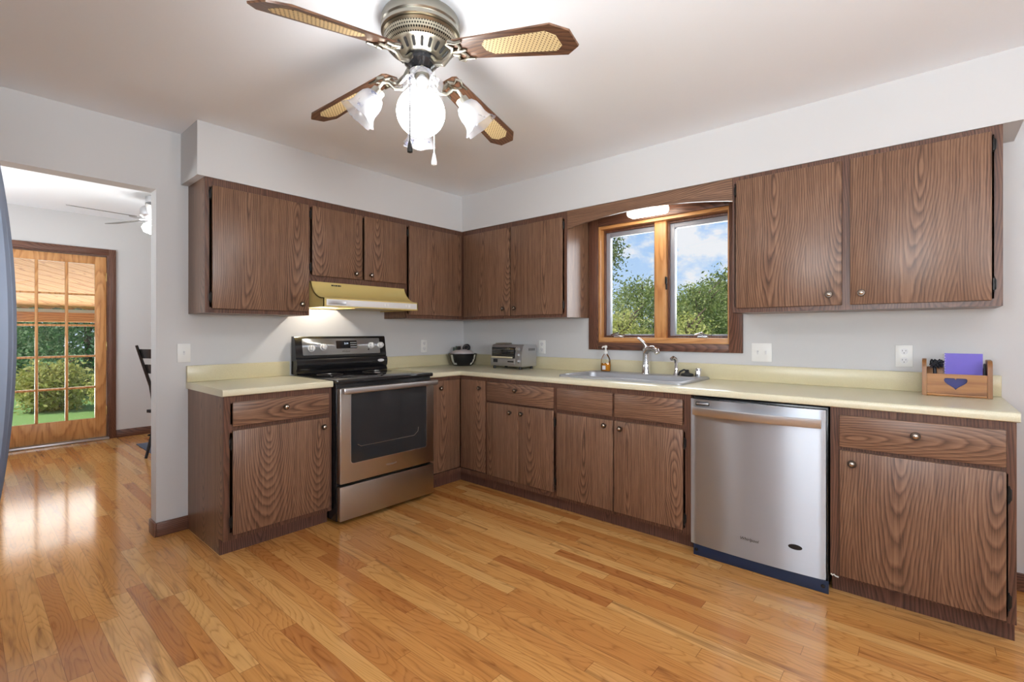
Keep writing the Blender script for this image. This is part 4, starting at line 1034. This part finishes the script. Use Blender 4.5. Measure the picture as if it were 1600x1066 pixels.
for ang, zr, zt, rt in blades:
    a = math.radians(ang)
    droop = math.atan2(zr-zt, rt-0.2)
    LEN = (rt-0.2)/math.cos(droop)
    T = FT @ Matrix.Translation((0.2*math.cos(a), 0.2*math.sin(a), zr)) @ Matrix.Rotation(a, 4, 'Z') @ Matrix.Rotation(droop, 4, 'Y') @ Matrix.Rotation(math.radians(-12), 4, 'X')
    out = [(-0.025, -0.046), (LEN-0.055, -0.068), (LEN, -0.034), (LEN, 0.034), (LEN-0.055, 0.068), (-0.025, 0.046), (-0.035, 0.03), (-0.035, -0.03)]
    b = MB(); b.prism([(x, y, 0.0) for x, y in out], (0, 0, 0.006))
    bl = b.build('blade', M['blade'], fan, keep=True)
    bl.matrix_parent_inverse = Matrix(); bl.matrix_basis = Matrix.Translation((-FX, -FY, -ZC)) @ T
    cn = [(0.13, -0.014), (0.155, -0.034), (LEN-0.085, -0.044), (LEN-0.055, -0.022), (LEN-0.055, 0.022), (LEN-0.085, 0.044), (0.155, 0.034), (0.13, 0.014)]
    b = MB(); b.prism([(x, y, -0.0015) for x, y in cn], (0, 0, 0.0012)); c_ = b.build('cane_panel', M['cane'], bl, keep=True); c_.location = (0, 0, 0)
    # ornate blade iron: one strap and two scrolls, in the blade's own frame
    b = MB()
    iT = T.inverted() @ FT @ Matrix.Rotation(a, 4, 'Z')
    b.tube([iT @ Vector((0.058, 0, 2.284)), iT @ Vector((0.085, 0, 2.252)), iT @ Vector((0.125, 0, 2.238)), iT @ Vector((0.150, 0, 2.250)), Vector((-0.025, 0, -0.006)), Vector((0.02, 0, -0.005)), Vector((0.045, 0, -0.004))], 0.009, 8, [0.010, 0.012, 0.012, 0.010, 0.010, 0.009, 0.004])
    for s_ in (-1, 1):
        b.tube([Vector((-0.03, 0, -0.006)), Vector((-0.01, s_*0.022, -0.006)), Vector((-0.022, s_*0.040, -0.006)), Vector((-0.005, s_*0.050, -0.005)), Vector((0.02, s_*0.040, -0.005)), Vector((0.055, s_*0.044, -0.004))], 0.006, 8, [0.009, 0.008, 0.007, 0.007, 0.006, 0.004])
        b.tube([Vector((0.0, 0.0, -0.006)), Vector((0.025, s_*0.016, -0.005)), Vector((0.03, s_*0.034, -0.005))], 0.005, 8)
    i_ = b.build('blade_iron', M['pewter'], bl, keep=True); i_.location = (0, 0, 0)
# four curved arms with glass bells
for ang in (233.0, 143.0, 53.0, -37.0):
    a = math.radians(ang)
    P_ = lambda r, z: Vector((FX+r*math.cos(a), FY+r*math.sin(a), z))
    arm = MB().tube([P_(0.045, 2.203), P_(0.072, 2.170), P_(0.10, 2.168), P_(0.122, 2.188), P_(0.145, 2.188), P_(0.160, 2.168), P_(0.163, 2.154)], 0.0065, 8).build('lamp_arm', M['pewter'], fan)
    dirv = Vector((math.cos(a)*0.62, math.sin(a)*0.62, -0.78)).normalized()
    mt = Matrix.Translation(P_(0.158, 2.154)) @ dirv.to_track_quat('Z', 'X').to_matrix().to_4x4() @ Matrix.Scale(1.0, 4)
    MB().lathe([(0.012, -0.004), (0.026, 0.0), (0.027, 0.022), (0.022, 0.026)], 20, mt).build('socket_cup', M['pewter'], arm)
    pr = [(0.024, 0.020), (0.037, 0.027), (0.046, 0.044), (0.050, 0.066), (0.050, 0.088), (0.056, 0.108), (0.066, 0.124), (0.071, 0.130)]
    MB().lathe(pr, 48, mt, False, False, mod=lambda i, t_: 1+(0.09*math.cos(6*t_) if i == 7 else 0.06*math.cos(6*t_) if i == 6 else 0.02*math.cos(6*t_) if i == 5 else 0)).build('glass_bell', M['bell'], arm)
    MB().lathe([(0.012, 0.024), (0.013, 0.04), (0.024, 0.066), (0.024, 0.082), (0.014, 0.098), (0.002, 0.103)], 20, mt).build('bulb', M['white'], arm)
for du_, ztop, zend, mtl in ((-0.022, 2.10, 1.893, 'hinge'), (0.068, 2.10, 1.845, 'white')):
    px, py = FX+R_.x*du_-F_.x*0.1, FY+R_.y*du_-F_.y*0.1
    ch = MB().tube([(FX+R_.x*du_*0.4, FY+R_.y*du_*0.4, 2.205), (px, py, 2.19), (px, py, zend+0.04)], 0.0026, 6).build('pull_chain', M[mtl], fan)
    MB().lathe([(0.002, 0.046), (0.005, 0.04), (0.0105, 0.012), (0.010, 0.0), (0.002, -0.003)], 14, Matrix.Translation((px, py, zend))).build('chain_pull', M[mtl], ch)

# ---------------------------------------------------------------- refrigerator at the left edge of the picture
fr = thing('refrigerator', 'slate steel refrigerator with a long bowed handle at the left picture edge', 'refrigerator', (-3.68, -1.9, 0))
MB().box(-4.08, -3.37, -2.45, -1.45, 0.02, 1.98, 0.006).build('case', M['fridge_b'], fr)
for y0, y1, yh, xh in ((-2.45, -1.957, -2.02, -3.2145), (-1.943, -1.45, -1.75, -3.1925)):
    prof = [(-3.368, y0), (-3.368, y1)]
    for i in range(17):
        q = 1-2*i/16; prof.append((-3.262-0.028*q*q-0.012*abs(q)**10, (y0+y1)/2+q*(y1-y0)/2))
    fd = MB().prism([(x, y, 0.10) for x, y in prof], (0, 0, 1.88)).build('door', M['fridge_door'], fr)
    rings = []
    for i in range(33):
        s_ = -1+2*i/32; z = 1.22+0.66*s_; xo = xh-0.072*s_*s_-0.010*s_**8
        rings.append([(xo+ex, yh+ey, z) for ex, ey in ((0, -0.012), (0, 0.012), (-0.006, 0.018), (-0.042, 0.018), (-0.050, 0.012), (-0.050, -0.012), (-0.042, -0.018), (-0.006, -0.018))])
    MB().loops(rings).build('handle', M['fridge'], fd)
MB().box(-4.05, -3.40, -2.43, -1.47, 0.0, 0.019).build('plinth', M['black_matt'], fr)

# ---------------------------------------------------------------- dining room
df = thing('ceiling_fan', 'pale ceiling fan in the dining room beyond the doorway', 'ceiling fan', (-2.03, 2.25, ZD))
DT = Matrix.Translation((-2.03, 2.25, 0))
MB().lathe([(0.07, ZD-0.0005), (0.07, 2.49), (0.03, 2.48), (0.03, 2.45), (0.10, 2.445), (0.115, 2.42), (0.115, 2.36), (0.09, 2.335), (0.05, 2.325)], 36, DT).build('motor_housing', M['steel_soft'], df)
for k, ang in enumerate((185, 113, 41, -31, 257)):
    a = math.radians(ang)
    T = DT @ Matrix.Rotation(a, 4, 'Z') @ Matrix.Translation((0.17, 0, 2.335)) @ Matrix.Rotation(math.radians(-11), 4, 'X')
    b = MB(); b.prism([(-0.02, -0.04, 0), (0.44, -0.06, 0), (0.47, -0.04, 0), (0.47, 0.04, 0), (0.44, 0.06, 0), (-0.02, 0.04, 0)], (0, 0, 0.006)); b.xf(T)
    bl = b.build('blade', M['fan_grey'], df)
    MB().tube([DT @ Vector((0.05*math.cos(a), 0.05*math.sin(a), 2.33)), DT @ Vector((0.11*math.cos(a), 0.11*math.sin(a), 2.318)), DT @ Vector((0.2*math.cos(a), 0.2*math.sin(a), 2.333))], 0.009, 8).build('blade_iron', M['steel_soft'], bl)
MB().lathe([(0.045, 2.324), (0.05, 2.30), (0.085, 2.28), (0.10, 2.25), (0.085, 2.21), (0.04, 2.19), (0.002, 2.185)], 28, DT).build('globe', M['din_lamp'], df)

ch = thing('dining_chair', 'black ladder-back chair partly hidden behind the doorway edge', 'chair', (-1.9, 2.15, 0))
A_ = Vector((-2.18, 2.20)); B_ = Vector((-1.95, 1.80)); sd = (B_-A_).normalized(); fw = Vector((-sd.y, sd.x))
if fw.x < 0: fw = -fw
def cpnt(s_, f_, z): 
    q = A_+sd*s_+fw*f_; return Vector((q.x, q.y, z))
Wc = (B_-A_).length
for s_ in (0.0, Wc):
    MB().tube([cpnt(s_, 0.095, 0.0), cpnt(s_, 0.17, 0.25), cpnt(s_, 0.19, 0.45), cpnt(s_, 0.145, 0.70), cpnt(s_, 0.065, 0.92), cpnt(s_, 0.0, 1.10)], 0.016, 10, [0.013, 0.017, 0.018, 0.016, 0.014, 0.012]).build('back_post', M['chair'], ch)
for s_ in (0.02, Wc-0.02):
    MB().tube([cpnt(s_, 0.52, 0.0), cpnt(s_, 0.52, 0.44)], 0.016, 10).build('leg', M['chair'], ch)
for z0, f0 in ((1.02, 0.030), (0.87, 0.085)):
    rings = []
    for i in range(9):
        q = i/8; s_ = Wc*q; bw_ = -0.025*(1-(2*q-1)**2)
        rings.append([cpnt(s_, f0+bw_-0.006+0.03, z0-0.045), cpnt(s_, f0+bw_+0.006+0.03, z0-0.045), cpnt(s_, f0+bw_+0.006, z0+0.045), cpnt(s_, f0+bw_-0.006, z0+0.045)])
    MB().loops(rings).build('back_slat', M['chair'], ch)
b = MB(); b.prism([cpnt(-0.02, 0.12, 0.44), cpnt(Wc+0.02, 0.12, 0.44), cpnt(Wc+0.03, 0.56, 0.44), cpnt(-0.03, 0.56, 0.44)], (0, 0, 0.03)); b.build('seat', M['chair'], ch)
b = MB(); b.tube([cpnt(0, 0.12, 0.22), cpnt(0.02, 0.52, 0.22)], 0.01, 8).tube([cpnt(Wc, 0.12, 0.22), cpnt(Wc-0.02, 0.52, 0.22)], 0.01, 8); b.build('stretchers', M['chair'], ch)
tag(MB().box(-2.02, -1.2, 2.42, 3.03, 0.0005, 0.009, 0.003).build('rug', M['rug']), 'slate grey rug on the dining room floor behind the chair', 'rug')

# ---------------------------------------------------------------- outdoors
struct('ground', MB().box(-30, 45, -30, 60, -0.42, -0.32), M['grass'], label='lawn outside the house')
pr = thing('porch_roof', 'cedar boarded porch roof sloping down outside the glazed door', 'porch roof', (-2.5, 5.4, 2.0))
ex = Vector((1.0, 0.6, -0.6*0.3277)).normalized()
en = Vector((0, -0.3277, -1)).normalized()
ey = en.cross(ex).normalized()
PM = Matrix(((ex.x, ey.x, en.x, -2.5), (ex.y, ey.y, en.y, 5.4), (ex.z, ey.z, en.z, 2.66-0.3277*1.58), (0, 0, 0, 1)))
b = MB(); wv = 0.135
for k in range(-42, 43):
    c_ = k*wv
    # run of this board between the house wall and the beam, and inside the roof's width
    t0, t1 = sorted(((3.84-5.4-c_*ey.y)/ex.y, (7.03-5.4-c_*ey.y)/ex.y))
    lo, hi = (-6.0+2.5-c_*ey.x)/ex.x, (1.5+2.5-c_*ey.x)/ex.x
    t0, t1 = max(t0, lo), min(t1, hi)
    if t1-t0 > 0.1: b.box(t0, t1, c_-wv/2+0.0015, c_+wv/2-0.0015, -0.02, 0.0, 0.002, 1)
pk = b.build('cedar_boards', M['cedar'], pr, keep=True)
pk.matrix_basis = Matrix.Translation(-Vector(pr.location)) @ PM
MB().prism([(-6.0, 3.82, 2.69), (1.5, 3.82, 2.69), (1.5, 7.1, 1.615), (-6.0, 7.1, 1.615)], (0, 0, 0.03)).build('roof_deck', M['trim_h'], pr)
MB().box(-6.0, 1.5, 7.02, 7.10, 1.545, 1.60, 0.004).build('gutter', M['white'], pr)
MB().box(-6.0, 1.5, 7.00, 7.13, 1.395, 1.545, 0.004).build('beam', M['cedar'], pr)
for x, nm in ((-2.93, 'left'), (1.3, 'right')):
    MB().box(x-0.04, x+0.04, 7.02, 7.12, -0.32, 1.395, 0.004).build('post', M['trim'], pr)

def foliage(name, parent, centres, nleaf, size, mat, seed):
    rnd = random.Random(seed); verts = []; faces = []; tint = []
    for (cx, cy, cz, rx, ry, rz) in centres:
        nclump = max(6, int(nleaf*4.5/24)); 
        for c_ in range(nclump):
            u = rnd.uniform(-1, 1); th = rnd.uniform(0, 2*PI); rr = rnd.uniform(0.55, 1.0)
            q = math.sqrt(1-u*u)
            C0 = Vector((cx+rx*rr*q*math.cos(th), cy+ry*rr*q*math.sin(th), cz+rz*rr*u))
            ct = rnd.uniform(0, 0.35)
            for k in range(24):
                p = C0+Vector((rnd.gauss(0, 0.16), rnd.gauss(0, 0.16), rnd.gauss(0, 0.13)))*max(rx, 0.6)
                n_ = Vector((rnd.gauss(0, 1), rnd.gauss(0, 1), rnd.gauss(0.6, 1))).normalized()
                a1 = n_.orthogonal().normalized(); a1.rotate(Matrix.Rotation(rnd.uniform(0, 2*PI), 3, n_)); a2 = n_.cross(a1)
                s1 = 0.62*size*rnd.uniform(0.6, 1.3); s2 = s1*0.5
                i0 = len(verts)
                verts += [p-a1*s1, p+a2*s2+n_*s1*0.12, p+a1*s1, p-a2*s2+n_*s1*0.12]
                faces.append((i0, i0+1, i0+2, i0+3)); tint.append(min(1, max(0, ct+rnd.uniform(0, 0.65))))
    me = bpy.data.meshes.new(name)
    o0 = wloc(parent)
    me.from_pydata([tuple(v-o0) for v in verts], [], faces)
    at = me.attributes.new('tint', 'FLOAT', 'FACE'); at.data.foreach_set('value', tint)
    me.materials.append(mat)
    o = bpy.data.objects.new(name, me); COL.objects.link(o); o.parent = parent
    return o
GZ = -0.32
def tree(k, label, x, y, top, rad, mat, seed, n=2600, size=0.085, low=0.35, group='trees outside the sink window', name='tree', kind='tree', extra=()):
    x = CAM.x+k*(x-CAM.x); y = CAM.y+k*(y-CAM.y); top = CAM.z+k*(top-CAM.z); rad *= k; size *= k
    t_ = thing(name, label, kind, (x, y, GZ), group)
    H = top-GZ
    cz = GZ+H*(1+low)/2-0.05; rz = H*(1-low)/2
    cs = [(x, y, cz, rad, rad, rz)]+[(x+e[0], y+e[1], e[2], e[3], e[3], e[4]) for e in extra]
    foliage('foliage', t_, cs, n, size, M[mat], seed)
    b = MB().tube([(x, y, GZ), (x+0.03, y-0.02, GZ+H*0.3), (x-0.02, y+0.03, GZ+H*0.65), (x, y, GZ+H*0.92)], 0.1, 8, [0.10, 0.08, 0.05, 0.02])
    rr = random.Random(seed)
    for j in range(6):
        a = j*1.1; z = GZ+H*(0.35+0.09*j)
        b.tube([(x, y, z), (x+rad*0.4*math.cos(a), y+rad*0.4*math.sin(a), z+0.12*H), (x+rad*0.75*math.cos(a), y+rad*0.75*math.sin(a), z+0.2*H)], 0.03, 6, [0.035, 0.02, 0.008])
    b.build('trunk', M['bark'], t_)
    return t_
tree(1.25, 'tall loose-crowned tree at the left edge of the sink window view', 10.0, 4.6, 5.6, 0.95, 'leaf_a', 1, 1500, 0.085, 0.45)
tree(1.0, 'mid green tree behind the yellow bush in the left window pane', 11.5, 3.6, 3.15, 1.25, 'leaf_a', 2, 2600, 0.085, 0.1)
tree(0.8, 'yellow green bush at the bottom of the left window pane', 8.6, 2.75, 1.98, 0.75, 'leaf_b', 3, 1900, 0.07, 0.05)
tree(1.45, 'mid green tree behind the mullion of the sink window', 12.0, 2.1, 2.45, 1.2, 'leaf_a', 4, 2200, 0.085, 0.1)
tree(0.84, 'rounded green tree at the left of the right window pane', 11.0, 1.55, 2.75, 0.85, 'leaf_a', 5, 2200, 0.08, 0.1)
tree(1.3, 'tallest dense tree at the right of the right window pane', 10.5, 0.55, 3.05, 0.95, 'leaf_a', 6, 2800, 0.08, 0.08)
tree(0.75, 'small lime bush low in the right window pane', 8.8, 1.05, 1.85, 0.6, 'leaf_b', 7, 1400, 0.065, 0.05)
tree(1.0, 'dense tree just past the right side of the sink window view', 10.5, -1.6, 3.3, 1.3, 'leaf_a', 8, 1800, 0.09, 0.1)
for i, (k, x, y, top, rad, mt_, lb_) in enumerate([
        (1.0, -5.0, 11.6, 2.4, 1.3, 'leaf_c', 'dark leafy shrub left of the glazed door view'),
        (1.25, -3.1, 11.9, 2.9, 1.2, 'leaf_c', 'dark leafy shrub behind the left panes of the glazed door'),
        (0.9, -1.9, 11.2, 0.62, 0.6, 'leaf_b', 'low pale-leaved shrub at the lawn edge behind the middle panes'),
        (1.0, -1.2, 12.2, 3.0, 1.2, 'leaf_c', 'tall dark shrub behind the right panes of the glazed door'),
        (0.82, -0.6, 11.2, 0.60, 0.6, 'leaf_b', 'low pale-leaved shrub at the lawn edge behind the right panes'),
        (1.3, 0.7, 12.0, 2.8, 1.3, 'leaf_c', 'dark leafy shrub right of the glazed door view'),
        (1.6, -2.3, 13.2, 3.4, 1.4, 'leaf_c', 'tallest dark shrub in the back row behind the middle panes')]):
    tree(k, lb_, x, y, top, rad, mt_, 20+i, 2200 if rad > 1 else 1100, 0.085, 0.02, 'shrubs beyond the lawn', 'shrub', 'shrub')
